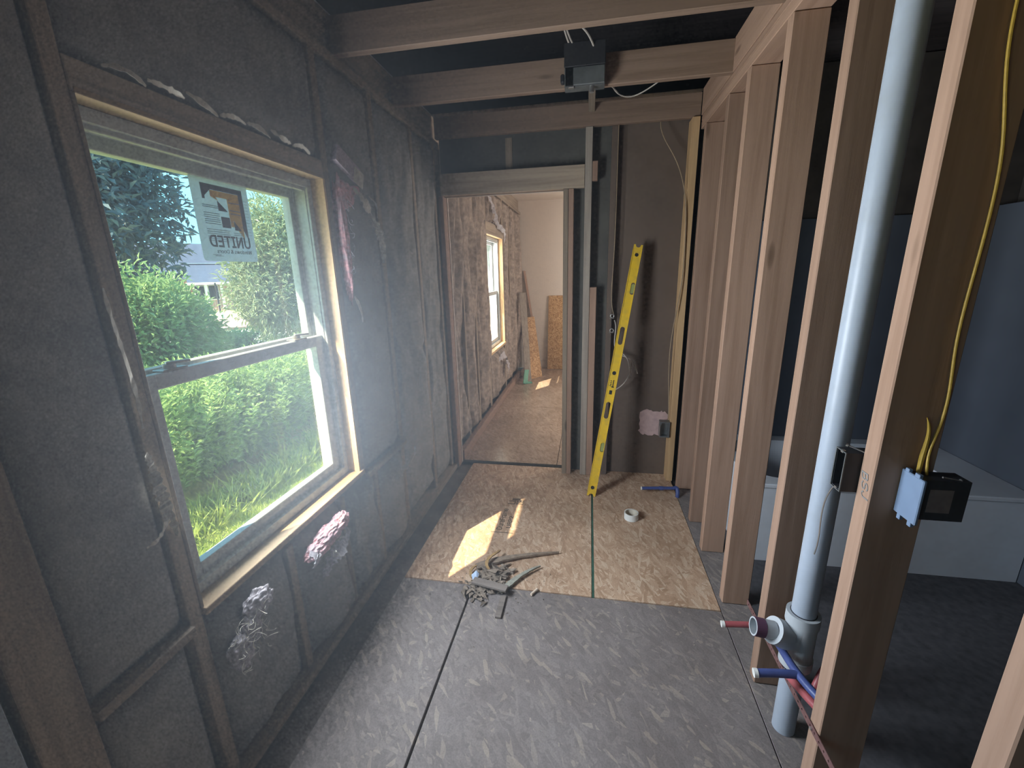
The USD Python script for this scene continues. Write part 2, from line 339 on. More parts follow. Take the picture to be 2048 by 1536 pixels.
brick_m = looks("red_brick", {"t": ("texture_coordinate", {}), "b": ("brick_texture", {"color1": (0.36, 0.17, 0.13), "color2": (0.44, 0.24, 0.19), "mortar": (0.55, 0.50, 0.46), "scale": 2.0, "mortar_size": 0.015}),
                              "p": ("principled_bsdf", {"roughness": 0.9})}, [("t.object", "b.vector"), ("b.color", "p.base_color")])
trimwhite = plain("painted_trim", (0.70, 0.68, 0.64), 0.6)
paneblack = plain("dark_house_glass", (0.03, 0.035, 0.04), 0.1)
siding = plain("house_siding", (0.55, 0.53, 0.50), 0.8, scale=4)

# ------------------------------------------------------------------ room dimensions
XL, XR, YE = -1.13, 0.69, 3.24         # inner faces: left studs, right studs, end wall studs
ZC = 2.58                              # underside of joists
WY0, WY1, WZ0, WZ1 = 0.88, 1.79, 0.675, 2.04   # window 1 opening
FY0, FY1, FZ0, FZ1 = 4.78, 5.66, 0.72, 2.06    # far window opening
BY0, BY1, BZ0, BZ1 = -1.80, -0.50, 0.70, 2.04  # window behind the camera
YB, YF = -3.0, 7.25                    # rear wall, far wall

# ------------------------------------------------------------------ floor
fl = thing("floor", kind="structure", label="strand board subfloor laid in sheets")
J = 1.868
part(fl, "osb_sheet", box(-0.985, 0.046, J + 0.003, 3.345, -0.019, 0.0, 0.0015), osb_warm)
part(fl, "osb_sheet", box(0.060, 0.6705, J + 0.003, 3.345, -0.019, 0.0, 0.0015), osb_warm)
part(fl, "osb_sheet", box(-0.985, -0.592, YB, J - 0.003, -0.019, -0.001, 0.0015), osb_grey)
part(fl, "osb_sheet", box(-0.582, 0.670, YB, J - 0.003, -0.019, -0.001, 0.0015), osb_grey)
part(fl, "joint_edge", box(0.0475, 0.0585, J, 3.3, -0.019, -0.002), chalk, label="green painted joint between floor sheets")
part(fl, "subfloor", box(-1.36, 3.0, YB, YF, -0.06, -0.0195), subfloor)
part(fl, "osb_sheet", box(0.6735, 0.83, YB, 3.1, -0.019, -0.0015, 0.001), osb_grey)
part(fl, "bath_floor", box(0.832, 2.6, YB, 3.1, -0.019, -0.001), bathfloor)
part(fl, "threshold", box(-1.10, -0.20, 3.346, 3.392, -0.019, 0.004), gapdark, label="dark gap under doorway")
for k in range(4):   # next room floor
    a, b = (3.395, 5.0) if k < 2 else (5.004, 7.25)
    c, d = ((-1.13, -0.25) if k % 2 == 0 else (-0.246, 2.0))
    part(fl, "osb_sheet", box(c, d, a, b, -0.019, 0.0, 0.001), osb_far)

# ------------------------------------------------------------------ left wall
wl = thing("wall_left", kind="structure", label="open stud wall with insulation and window")
part(wl, "sheathing", wall_x(-1.24, -1.225, YB, YF, -0.1, 3.0, [(WY0, WY1, WZ0, WZ1), (FY0, FY1, FZ0, FZ1), (BY0, BY1, BZ0, BZ1)]), sheath)
part(wl, "siding", wall_x(-1.42, -1.24, YB, YF, -0.7, 3.0, [(WY0, WY1 + .14, WZ0 - .12, WZ1 + .03), (FY0, FY1 + .1, FZ0 - .1, FZ1), (BY0, BY1, BZ0, BZ1)]), siding)
def lstud(y0, y1, z0=0.04, z1=2.54, mat=old_z, x1=XL, **k):
    return part(wl, "stud", box(-1.222, x1, y0, y1, z0, z1, 0.002), mat, **k)
lstud(0.475, 0.575, 0.0)
lstud(0.832, 0.872)
lstud(1.80, 1.845, .645)
lstud(2.27, 2.315)
lstud(2.79, 2.83)
lstud(3.19, 3.235)
for y in (-2.6, -2.1, -1.9, -0.44, 0.0): lstud(y, y + 0.04)
lstud(1.235, 1.272, 0.04, 0.62); lstud(1.60, 1.64, 0.04, 0.62); lstud(1.93, 1.965, 0.04, 0.62)
part(wl, "sill_plate", box(-1.222, -1.10, YB, 3.24, 0.0, 0.04, 0.002), old_y)
part(wl, "top_plate", box(-1.222, XL, YB, YF, 2.54, 2.58, 0.002), old_y)
part(wl, "rim_board", box(-1.222, -1.165, YB, YF, 2.58, 2.76, 0.002), old_y)
part(wl, "ledger", box(-1.215, -1.112, 0.576, 0.831, 0.625, 0.655, 0.002), old_y)
part(wl, "ledger", box(-1.135, -1.108, 1.846, 2.316, 0.61, 0.64, 0.002), old_y)
part(wl, "window_header", box(-1.222, -1.128, 0.873, 1.80, 2.042, 2.112, 0.002), old_y)
part(wl, "drywall_sheet", box(-1.145, -1.125, -0.40, 0.455, 0.0, 2.54, 0.002), drywall_grey)
part(wl, "corner_bead", box(-1.125, -1.118, 0.36, 0.40, 0.0, 2.54, 0.002), drywall_grey)
for a, b in ((3.36, 3.40), (3.78, 3.82), (4.2, 4.24), (4.72, 4.78), (5.66, 5.72), (6.15, 6.19), (6.6, 6.64), (7.1, 7.14)):
    lstud(a, b, mat=old_z)
part(wl, "window_header", box(-1.222, -1.12, 4.725, 5.715, 2.06, 2.19, 0.002), old_y)
part(wl, "window_sill_board", box(-1.222, -1.12, 4.722, 5.718, 0.685, 0.72, 0.002), old_y)

# ------------------------------------------------------------------ insulation
def batt_mesh(y0, y1, z0, z1, bulge, fold, seed, xf=XL - 0.004, fy=9.0, fz=1.3, step=0.022, edge=0.02, crease=0.0, topcut=None):
    ny, nz = max(8, int((y1 - y0) / step)), max(8, int((z1 - z0) / (step * 1.6)))
    Y, Z = np.meshgrid(np.linspace(y0, y1, ny + 1), np.linspace(z0, z1, nz + 1), indexing="ij")
    u, v = (Y - y0) / (y1 - y0), (Z - z0) / (z1 - z0)
    prof = np.clip(np.minimum(u, 1 - u) * (y1 - y0) / edge, 0, 1) ** .6 * np.clip(np.minimum(v, 1 - v) * (z1 - z0) / 0.05, 0, 1) ** .6
    P = np.stack([Y * fy, Z * fz, np.full_like(Y, seed * 3.1)], -1)
    n1 = meshkit.fbm(P, 3, seed) - .5
    P2 = np.stack([Y * 3 + Z * .7, Z * 2.2, np.full_like(Y, seed * 1.7)], -1)
    n2 = meshkit.fbm(P2, 3, seed + 9) - .5
    rid = np.abs(meshkit.fbm(np.stack([Y * fy * .8 + .6 * n2, Z * fz * .5, np.full_like(Y, seed + .5)], -1), 2, seed + 21) - .5)
    X = xf + prof * (bulge * (0.5 + 0.5 * np.sin(np.pi * u)) + fold * n1 * 1.6 + 0.02 * n2 - crease * np.exp(-(rid / 0.04) ** 2)) - (1 - prof) * 0.02
    V = np.stack([X, Y, Z], -1).reshape(-1, 3)
    idx = np.arange(len(V)).reshape(ny + 1, nz + 1)
    a, b, c, d = idx[:-1, :-1].ravel(), idx[1:, :-1].ravel(), idx[1:, 1:].ravel(), idx[:-1, 1:].ravel()
    F = np.vstack([np.c_[a, b, c], np.c_[a, c, d]])
    # back and rim
    nb = len(V); B = V.copy(); B[:, 0] = -1.222; V = np.vstack([V, B])
    rim = np.r_[idx[:, 0], idx[-1, 1:], idx[-2::-1, -1], idx[0, -2:0:-1]]
    nxt = np.roll(rim, -1)
    F = np.vstack([F, np.c_[rim, rim + nb, nxt + nb], np.c_[rim, nxt + nb, nxt]])
    return trimesh.Trimesh(V, F, process=False)
def batt(label, *a, mat=paper, group=None, **k):
    t = thing("insulation_batt", label, "insulation", (a[0] * 0 + XL, (a[0] + a[1]) / 2, a[2]), group=group)
    part(t, "paper_facing", batt_mesh(*a, **k), mat, smooth=True)
    return t
def lump(c, r, seed, amp=0.35, squash=(0.5, 1, 1), sub=4, freq=3.0):
    m = trimesh.creation.icosphere(subdivisions=sub, radius=1.0)
    v = m.vertices; n = meshkit.fbm(v * freq + seed * 5.3, 4, seed) - .5
    n2 = meshkit.noise(v * freq * 6 + seed, seed + 3) - .5
    v = v * (1 + amp * 2 * n + 0.25 * amp * n2)[:, None]
    m.vertices = v * np.array(squash) * np.array(r) + np.array(c); return m
def ribbon(pts, w, seed, curl=0.4, t=0.0012):
    """torn paper strip with ragged edges"""
    p = smooth_path(pts, 7); n = len(p); r = np.random.default_rng(seed)
    tng = np.gradient(p, axis=0); tng /= np.linalg.norm(tng, axis=1, keepdims=True)
    ww = np.broadcast_to(w, (n,)) * (0.55 + 0.9 * r.random(n)) * np.sin(np.linspace(0.25, np.pi - .15, n)) ** .5
    ang = np.cumsum(r.normal(0, .25, n)) * curl
    s0 = np.cross(tng, [1.0, 0, 0]); s0 /= np.linalg.norm(s0, axis=1, keepdims=True)
    s = s0 * np.cos(ang)[:, None] + np.array([1.0, 0, 0]) * np.sin(ang)[:, None]
    a, b = p - s * ww[:, None] / 2, p + s * ww[:, None] / 2
    off = np.array([t, 0, 0])
    V = np.vstack([a, b, a - off, b - off]); F = []
    for i in range(n - 1):
        for (q, w_, fl_) in ((0, n, 0), (2 * n, 3 * n, 1)):
            x = [[q + i, w_ + i, w_ + i + 1], [q + i, w_ + i + 1, q + i + 1]]
            F += [f[::-1] for f in x] if fl_ else x
        F += [[i, i + 1, 2 * n + i + 1], [i, 2 * n + i + 1, 2 * n + i], [n + i, 3 * n + i + 1, n + i + 1], [n + i, 3 * n + i, 3 * n + i + 1]]
    return trimesh.Trimesh(V, np.array(F), process=False)
def fibres(c, ext, n, L, seed, rad=0.0012):
    r = np.random.default_rng(seed); out = []
    for _ in range(n):
        p = np.array(c) + (r.random(3) - .5) * np.array(ext); d = r.normal(0, 1, 3) * [0.5, 1, 1]; d /= np.linalg.norm(d)
        q = p + d * L * (0.5 + r.random()); mid = (p + q) / 2 + r.normal(0, L * .2, 3)
        out.append(tube([p, mid, q], rad, 4, n=3))
    return out

b = batt("dark paper faced batt beside the window's near stud, torn along its edge", 0.577, 0.830, 0.66, 2.535, 0.012, 0.012, 1, fy=5)
part(b, "torn_edge", ribbon([(-1.115, .825, 1.62), (-1.118, .832, 1.50), (-1.115, .836, 1.39), (-1.11, .828, 1.27)], 0.012, 3), torn)
parts(b, "torn_edge", [ribbon([(-1.105, .815, 1.205), (-1.112, .828, 1.15), (-1.10, .822, 1.10), (-1.108, .832, 1.03), (-1.10, .80, .985), (-1.112, .765, .965)], 0.022, 4, 1.3),
                      ribbon([(-1.11, .835, 1.06), (-1.105, .84, 1.0), (-1.11, .842, .95)], 0.018, 5, 1.0)], torn)
batt("low dark batt under the ledge near the drywall edge", 0.577, 0.815, 0.05, 0.60, 0.012, 0.012, 2, fy=5)
b = batt("dark paper faced batt stapled above the big window", 0.873, 1.798, 2.115, 2.535, 0.015, 0.02, 3, fy=4, fz=5)
parts(b, "torn_edge", [ribbon([(-1.122, .95 + k * .11, 2.118 + .012 * (k % 3)), (-1.116, 1.0 + k * .11, 2.128), (-1.12, 1.05 + k * .11, 2.112 + .01 * (k % 2))], 0.014, 30 + k, 0.5) for k in range(7)], torn)
b = batt("grey paper batt beside the window's far jamb, its corner torn open", 1.86, 2.262, 0.645, 2.535, 0.012, 0.010, 4, fy=2.5, edge=0.03)
pk = part(b, "pink_fibre", [lump((-1.128, 1.892, 1.80), (0.05, .032, .27), 3, sub=4, squash=(.55, 1, 1)), lump((-1.128, 1.945, 2.0), (0.05, .075, .06), 4, sub=4, squash=(.5, 1, 1)),
                            lump((-1.13, 2.03, 2.035), (0.04, .06, .03), 5, sub=3)], pink, smooth=True, label="exposed pink fibre along the torn edge")
part(b, "fibre_strands", fibres((-1.105, 1.92, 1.8), (.01, .04, .42), 30, .03, 8), wool_white, kind="stuff")
part(b, "fibre_block", fix([sbox((-1.118, 1.885, 2.165), (-1.112, 2.05, 2.095), 0.075, 0.03, up=(1, 0, 0))]), wool_block, label="loose pink block of batt")
part(b, "paper_tag", fix([sbox((-1.098, 2.005, 2.10), (-1.094, 2.075, 2.075), 0.075, 0.004, up=(1, 0, 0))]), torn, label="pale square paper tag")
parts(b, "torn_edge", [ribbon([(-1.105, 1.995, 2.035), (-1.09, 2.06, 1.985), (-1.10, 2.12, 1.94)], 0.042, 11, .6),
                      ribbon([(-1.11, 2.15, 2.02), (-1.105, 2.20, 2.0), (-1.11, 2.22, 1.93)], 0.03, 12, .8), ribbon([(-1.112, 2.15, 1.95), (-1.105, 2.21, 1.86), (-1.11, 2.25, 1.76), (-1.112, 2.245, 1.70)], 0.035, 13, 1.0),
                      ribbon([(-1.113, 1.91, 1.54), (-1.11, 1.95, 1.47), (-1.113, 1.96, 1.41)], 0.015, 14, .6)], torn)
batt("narrow creased batt between the torn batt and the corner studs", 2.318, 2.786, 0.10, 2.535, 0.018, 0.045, 5, fy=6, fz=2.2, crease=.02)
batt("creased batt in the bay against the doorway corner", 2.832, 3.186, 0.06, 2.535, 0.012, 0.05, 6, fy=7, fz=2.2, crease=.02)
# below the window
b = batt("sagging batt low under the window sill, with a ragged grey tear", 0.874, 1.232, 0.05, 0.615, 0.035, 0.035, 7, fy=8, crease=.02)
part(b, "pink_fibre", [lump((-1.095, 1.03, 0.56), (.05, .06, .05), 7, sub=4), lump((-1.09, .985, .50), (.05, .035, .055), 8, sub=4), lump((-1.09, .93, .46), (.05, .045, .06), 9, sub=4)], wool_white, smooth=True, label="greyish white exposed fibre")
part(b, "fibre_strands", fibres((-1.06, .96, .49), (.02, .14, .16), 50, .03, 9, .0009), torn, kind="stuff")
b = batt("sagging batt under the window sill, split to show bright pink fibre", 1.274, 1.598, 0.05, 0.615, 0.04, 0.03, 8, fy=8, crease=.02)
part(b, "pink_fibre", [lump((-1.085, 1.43, .56), (.075, .10, .040), 10, sub=4, freq=4), lump((-1.085, 1.35, .545), (.07, .07, .035), 11, sub=4, freq=4), lump((-1.085, 1.52, .565), (.06, .05, .04), 13, sub=4, freq=4)], pink, smooth=True, label="bright pink exposed fibre")
parts(b, "paper_flap", [ribbon([(-1.06, 1.53, .53), (-1.035, 1.45, .50), (-1.045, 1.37, .475), (-1.06, 1.34, .42)], 0.05, 15, .5), ribbon([(-1.06, 1.27, .585), (-1.04, 1.285, .545), (-1.06, 1.275, .51)], 0.04, 16, .6)], wool_white, label="pale curled paper flap")
part(b, "fibre_strands", fibres((-1.04, 1.42, .49), (.02, .12, .08), 18, .03, 10, .0009), torn, kind="stuff")
batt("sagging batt under the far end of the window sill", 1.642, 1.928, 0.05, 0.60, 0.03, 0.035, 9, fy=9, crease=.03)
b = batt("batt below the ledge past the window, its paper top folded over", 1.967, 2.268, 0.05, 0.59, 0.035, 0.035, 10, fy=9, crease=.03)
part(b, "paper_flap", ribbon([(-1.07, 1.99, .50), (-1.04, 2.10, .54), (-1.03, 2.20, .55), (-1.05, 2.30, .60)], 0.07, 17, .4), paper)
# next room
FB = [("brown batt first inside the next room's window wall", 3.402, 3.778, .12, 2.53, 21), ("brown batt second from the doorway in the next room", 3.822, 4.198, .12, 2.53, 22),
      ("brown batt just before the next room's window", 4.242, 4.718, .12, 2.53, 23), ("brown batt above the next room's window", 4.782, 5.658, 2.195, 2.53, 24),
      ("torn brown batt under the next room's window", 4.782, 5.658, .12, .68, 25), ("brown batt just past the next room's window", 5.722, 6.148, .12, 2.53, 26),
      ("brown batt behind the leaning boards in the next room", 6.192, 6.598, .12, 2.53, 27), ("brown batt in the next room's far corner", 6.642, 7.098, .12, 2.53, 28)]
for lab, a, c, d, e, s in FB:
    b = batt(lab, a, c, d, e, 0.035, 0.10, s, mat=paper_far, fy=8, fz=1.1, crease=.06, step=.03)
    if s == 25:
        parts(b, "torn_edge", [ribbon([(-1.08, 5.0, .60), (-1.05, 5.2, .62), (-1.06, 5.35, .58), (-1.08, 5.45, .45)], .08, 41, .6), ribbon([(-1.08, 5.5, .5), (-1.06, 5.55, .4), (-1.08, 5.6, .3)], .06, 42, .8)], wool_white)
    if s == 24:
        parts(b, "torn_edge", [ribbon([(-1.10, 4.7, 2.45), (-1.07, 4.9, 2.35), (-1.08, 5.1, 2.22), (-1.08, 5.4, 2.16), (-1.09, 5.7, 2.10)], .05, 43, .8), ribbon([(-1.08, 5.3, 2.2), (-1.05, 5.45, 2.1), (-1.07, 5.5, 2.0)], .04, 44, .8)], wool_white)

# ------------------------------------------------------------------ window 1 (and the same builder for the far window)
def window(name, y0, y1, z0, z1, label, wood_v, wood_h, latches):
    w = thing(name, kind="structure", label=label, loc=(XL, (y0 + y1) / 2, z0))
    j = 0.012
    part(w, "wood_jamb", box(-1.20, XL + .002, y0 - 0.008, y0 + 0.002, z0, z1, 0.001), old_z)
    part(w, "wood_jamb", box(-1.20, XL + .004, y1 - 0.002, y1 + 0.012, z0 - .02, z1, 0.001), wood_v)
    part(w, "wood_head", box(-1.20, XL + .004, y0, y1, z1 - 0.002, z1 + 0.012, 0.001), wood_h)
    part(w, "wood_sill", box(-1.20, XL + .014, y0 - .005, y1 + 0.03, z0 - 0.025, z0 + 0.001, 0.002), wood_h)
    part(w, "vinyl_frame", ring4("x", -1.30, -1.185, y0 + .003, y1 - .003, z0 + .003, z1 - .003, .030, .030, .035, .035) +
         ring4("x", -1.30, -1.25, y0 + .03, y1 - .03, z0 + .03, z1 - .03, .010, .010, .01, .012) +
         ring4("x", -1.212, -1.196, y0 + .03, y1 - .03, z0 + .03, z1 - .03, .006, .006, .001, .022), vinyl)
    zm = z0 + (z1 - z0) * .497
    u = part(w, "upper_sash", ring4("x", -1.292, -1.256, y0 + .036, y1 - .036, zm - .02, z1 - .04, .026, .026, .05, .040), vinyl)
    part(u, "pane", box(-1.276, -1.272, y0 + .058, y1 - .058, zm + .02, z1 - .075), glass)
    lo = part(w, "lower_sash", ring4("x", -1.238, -1.208, y0 + .036, y1 - .036, z0 + .036, zm + .022, .052, .052, .045, .045), vinyl)
    part(lo, "pane", box(-1.234, -1.230, y0 + .085, y1 - .085, z0 + .07, zm - .015), glass)
    for t in latches:
        yy = y0 + t * (y1 - y0)
        la = part(w, "latch", [box(-1.25, -1.208, yy - .04, yy + .04, zm + .021, zm + .028, .003), cyl((-1.232, yy, zm + .026), (-1.232, yy, zm + .040), .017, 20)], latch_m, smooth=30)
        part(la, "lever", [sbox((-1.232, yy - .01, zm + .043), (-1.205, yy + .045, zm + .043), .018, .008, c=.002)], latch_m)
    return w
window("window_1", WY0, WY1, WZ0, WZ1, "white vinyl double hung window in raw wood opening", yellow_z, sill_y, (0.17, 0.80))
window("window_2", FY0, FY1, FZ0, FZ1, "double hung window in the next room", yellow_z, yellow_y, ())
w3 = thing("window_3", kind="structure", label="window opening behind the camera", loc=(XL, -1.15, BZ0))
part(w3, "vinyl_frame", ring4("x", -1.30, -1.20, BY0, BY1, BZ0, BZ1, .045, .045, .045, .045), vinyl)

# sticker on the upper pane, printed side out (reads mirrored from inside)
st = thing("window_sticker", "white manufacturer sticker on the upper window pane, UNITED showing mirrored", "sticker", (-1.265, 1.38, 1.70))
SX = -1.2655
def sq(y0, z0, y1, z1, d=.0006): return box(SX - .0003, SX + d, y0, y1, z0, z1)
S0, S1, SZ0, SZ1 = 1.265, 1.505, 1.695, 1.966
sheet = m3.CrossSection([[(S0, SZ0 + .0), (S1, SZ0), (S1, SZ1), (S0, SZ1)]]).offset(-.012, m3.JoinType.Round).offset(.012, m3.JoinType.Round, circular_segments=24)
sm_ = fix(sheet.extrude(.0005)); v = sm_.vertices.copy(); sm_.vertices = np.c_[SX - .0012 + v[:, 2], v[:, 0], v[:, 1]]; sm_.faces = sm_.faces
part(st, "paper_sheet", sm_, sticker_m)
def tri(*p):
    m = fix(m3.CrossSection([list(p)] if (p[1][0]-p[0][0])*(p[2][1]-p[0][1])-(p[1][1]-p[0][1])*(p[2][0]-p[0][0])>0 else [list(p)[::-1]]).extrude(.0007)); v = m.vertices.copy(); m.vertices = np.c_[SX + v[:, 2], v[:, 0], v[:, 1]]; return m
W_, H_ = S1 - S0, SZ1 - SZ0
def uv(a, c): return (S0 + a * W_, SZ0 + c * H_)
def blk(a0, c0, a1, c1, d=.0006): return sq(*uv(a0, c0), *uv(a1, c1), d)
parts(st, "dark_print", [blk(.16, .86, .88, .92), blk(.80, .40, .88, .90), blk(.16, .74, .20, .90), tri(uv(.88, .42), uv(.80, .42), uv(.88, .28)), tri(uv(.40, .62), uv(.56, .62), uv(.40, .74)),
                         blk(.42, .42, .57, .55, .0007), tri(uv(.64, .40), uv(.76, .40), uv(.64, .52)), tri(uv(.18, .90), uv(.36, .90), uv(.18, .76))], sticker_dark)
parts(st, "orange_print", [blk(.30, .78, .80, .855, .0005), blk(.58, .44, .80, .78, .0004), tri(uv(.80, .44), uv(.80, .30), uv(.66, .44)), tri(uv(.30, .855), uv(.30, .78), uv(.42, .74))], sticker_orange)
part(st, "small_print", [blk(.14, c, e, c + .008) for c, e in ((.665, .40), (.645, .40), (.575, .40), (.55, .40), (.525, .38), (.50, .40), (.475, .39), (.45, .40), (.38, .54), (.355, .52), (.33, .54), (.295, .54), (.27, .54), (.245, .5))] +
     [blk(.60, c, e, c + .008, .0008) for c, e in ((.735, .80), (.64, .80), (.60, .78), (.36, .78), (.335, .76), (.30, .78), (.26, .84))] +
     [blk(.895, .35 + k * .04, .955, .355 + k * .04) for k in range(12)] + [blk(.20, .06, .34, .068), blk(.16, .075, .30, .083)], sticker_grey, kind="stuff")
def stext(s, h, y, z, mat, bold=True, name="lettering"):
    m = meshkit.text_mesh(s, h, .0008, bold=bold); v = m.vertices.copy()
    m.vertices = np.c_[SX + .0002 + v[:, 2], y - v[:, 0], z + v[:, 1]]; m.invert(); return m
m = stext("UNITED", .037, 0, SZ0 + .048, ink); wdt = m.bounds[1, 1] - m.bounds[0, 1]
k = .178 / wdt; m.vertices = np.c_[m.vertices[:, 0], 1.478 + (m.vertices[:, 1] - m.bounds[1, 1]) * k, m.vertices[:, 2]]
m2 = stext("Windows & Doors", .0125, 0, SZ0 + .027, ink, False); wd = m2.bounds[1, 1] - m2.bounds[0, 1]; k = .155 / wd
m2.vertices = np.c_[m2.vertices[:, 0], 1.478 + (m2.vertices[:, 1] - m2.bounds[1, 1]) * k, m2.vertices[:, 2]]
part(st, "lettering", [m, m2], ink)

# ------------------------------------------------------------------ right wall
wr = thing("wall_right", kind="structure", label="open stud partition with no boards")
RS = [(3.10, 3.147, pine_z), (2.648, 2.695, pine_z), (2.338, 2.388, pine_z), (1.925, 1.975, pine_z), (1.492, 1.543, pine_z), (1.072, 1.124, pine_z), (0.640, 0.690, pine_z), (0.20, .25, pine_z), (-.24, -.19, pine_z), (-.7, -.65, pine_z), (-1.2, -1.15, pine_z)]
for a, c, mt in RS:
    part(wr, "stud", box(XR, 0.812, a, c, 0.0, 2.50, 0.003), mt)
part(wr, "top_plate", box(XR, 0.812, YB, 3.24, 2.502, 2.545, 0.003), pine_y)
part(wr, "top_plate", box(XR, 0.812, YB, 3.24, 2.547, 2.579, 0.003), pine_y)
part(wr, "rim_board", box(XR - .004, 0.75, YB, 3.236, 2.581, 2.735, 0.002), pine_y)
mark = meshkit.text_mesh("BSJ", .028, .0006)
v = mark.vertices.copy(); mark.vertices = np.c_[XR - .0004 - v[:, 2] * 0 - v[:, 2], 1.117 - .25 * v[:, 0] - v[:, 1] * .9, 1.13 - v[:, 0] * 1.0 ]
part(wr, "pencil_mark", mark, inkmid, label="scribbled pencil marks")

# ------------------------------------------------------------------ end wall with doorway
we = thing("wall_back", kind="structure", label="end stud wall with open doorway")
YW = YE + 0.09
part(we, "stud", box(-1.12, -1.085, YE, YW, 0, 2.195, .002), pine_z)
part(we, "stud", box(-0.195, -0.160, YE, YW, 0, 2.195, .002), old_z)
part(we, "stud", box(-0.158, -0.122, YE, YW, 0, 2.195, .002), pine_z)
part(we, "stud", box(-0.046, 0.002, YE, YW, 0, 2.575, .002), grey_z)
part(we, "stud", box(0.632, 0.680, YE - .02, YW, 0, 2.575, .002), yellow_z)
part(we, "stud", box(0.13, 0.17, YE + .03, YW, 0, 2.575, .002), fibre)
part(we, "cleat", box(0.004, 0.052, YE, YE + .04, 0, 1.515, .002), pine_z)
part(we, "cleat", box(0.004, 0.040, YE - .005, YE + .03, 2.235, 2.36, .002), pine_z)
part(we, "header", box(-1.10, -0.048, YE, YE + .04, 2.197, 2.345, .002), old_x)
part(we, "header_edge", box(-1.085, -0.197, YE + .042, YW, 2.197, 2.235, .002), pine_x)
part(we, "wall_plate", box(-1.12, XR - .006, YE, YE + .04, 2.577, 2.717, .002), pine_x)
# boards closing the wall's far side
part(we, "fibre_panel", wall_y(YW + .002, YW + .014, -1.12, 0.172, 2.20, 2.74, []), fibre2)
part(we, "fibre_panel", box(-0.118, 0.150, YW + .002, YW + .014, 0, 2.2, .001), fibre2)
part(we, "fibre_panel", box(0.174, 0.69, YW + .002, YW + .014, 0, 2.74, .001), fibre)
part(we, "fibre_panel", box(0.152, 0.172, YW + .004, YW + .018, 0, 2.74), gapdark)
part(we, "batten", box(-.62, -.57, YW - .004, YW + .001, 2.345, 2.57), old_z)
part(we, "drywall_sheet", wall_y(YW + .016, YW + .03, -1.12, 2.0, 0, 2.75, [(-1.085, -.197, -.1, 2.197)]), drywall)
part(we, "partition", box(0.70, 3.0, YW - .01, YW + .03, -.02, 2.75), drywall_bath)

# ------------------------------------------------------------------ ceiling joists and roof
ce = thing("ceiling", kind="structure", label="open ceiling joists under a dark roof")
for y in (2.61, 2.0, 1.39, .78, .17, -.44, -1.05, -1.66, -2.27):
    part(ce, "joist", box(-1.15, XR + .02, y, y + .04, ZC, ZC + .148, .003), pine_x)
part(ce, "joist", box(-0.03, 0.012, 2.655, YE, 2.66, 2.72, .002), old_y)
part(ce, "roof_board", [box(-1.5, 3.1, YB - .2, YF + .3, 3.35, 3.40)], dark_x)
part(ce, "eave", [box(-1.91, -1.2, YB - .2, YF + .3, 2.74, 2.80)], siding)
part(ce, "gable_board", [box(-1.36, -1.24, YB, YF + .2, 2.75, 3.4), box(2.95, 3.0, YB, YF + .2, -.1, 3.4), box(-1.36, 3.0, YB - .05, YB, -.1, 3.4), box(-1.36, 3.0, YF + .12, YF + .2, -.1, 3.4)], sheath)
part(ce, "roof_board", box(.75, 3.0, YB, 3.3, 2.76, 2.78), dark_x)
# next room lid and walls
part(ce, "ceiling_board", box(-1.22, 2.0, 3.37, YF, 2.75, 2.78), drywall)
wf = thing("wall_front", kind="structure", label="plain boarded far wall of the next room")
part(wf, "drywall_sheet", box(-1.22, 2.0, YF, YF + .012, 0.132, 2.76), drywall)
part(wf, "drywall_sheet", box(-1.22, 2.0, YF, YF + .012, 0.0, 0.128), drywall)
part(wf, "side_partition", wall_x(1.98, 2.0, 3.37, YF, 0, 2.76, []), drywall)
bs = thing("baseboard_left", kind="structure", label="pale floor plank along the next room's window wall", loc=(-1.1, 5, 0))
part(bs, "plank", sbox((-1.105, 3.40, .045), (-1.095, 6.62, .045), .09, .05, up=(1, 0, 0), c=.003), pine_y)

# bathroom beyond the studs
wb = thing("wall_bath", kind="structure", label="unfinished grey bathroom wall boards")
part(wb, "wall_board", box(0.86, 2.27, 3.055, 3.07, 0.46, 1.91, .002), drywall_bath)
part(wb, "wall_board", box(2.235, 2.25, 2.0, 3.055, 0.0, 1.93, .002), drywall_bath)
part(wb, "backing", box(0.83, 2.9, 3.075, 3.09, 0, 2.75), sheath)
part(wb, "backing", box(2.4, 2.42, -2.9, 3.07, 0, 2.75), sheath)

# ------------------------------------------------------------------ bathtub
tb = thing("bathtub", "white bathtub seen between the studs of the partition", "bathtub", (1.6, 2.68, 0))
x0, x1, y0, y1, zt = 0.90, 2.23, 2.30, 3.05, .48
body = m3.Manifold.cube((x1 - x0, y1 - y0, zt)).translate((x0, y0, 0))
def rrect(cx, cy, lx, ly, r, z):
    c = m3.CrossSection.square((lx - 2 * r, ly - 2 * r), True).offset(r, m3.JoinType.Round, circular_segments=32)
    return fix(c.extrude(.001).translate((cx, cy, z))).vertices
basin = m3.Manifold.hull_points(np.vstack([rrect(1.46, 2.675, .86, .50, .12, .12), rrect(1.46, 2.675, 1.02, .58, .14, .50)]))
panel = m3.Manifold.hull_points(np.array([(1.02, 2.29, .05), (2.13, 2.29, .05), (2.06, 2.29, .36), (1.02, 2.29, .42), (1.04, 2.304, .07), (2.11, 2.304, .07), (2.04, 2.304, .34), (1.04, 2.304, .40)]))
part(tb, "shell", body - basin, tubwhite, smooth=25)
part(tb, "rim", box(x0 - .005, x1, y0 - .012, y0 + .03, zt - .02, zt + .006, .006), tubwhite)
part(tb, "drain", cyl((1.15, 2.675, .118), (1.15, 2.675, .124), .03), steel_bright)

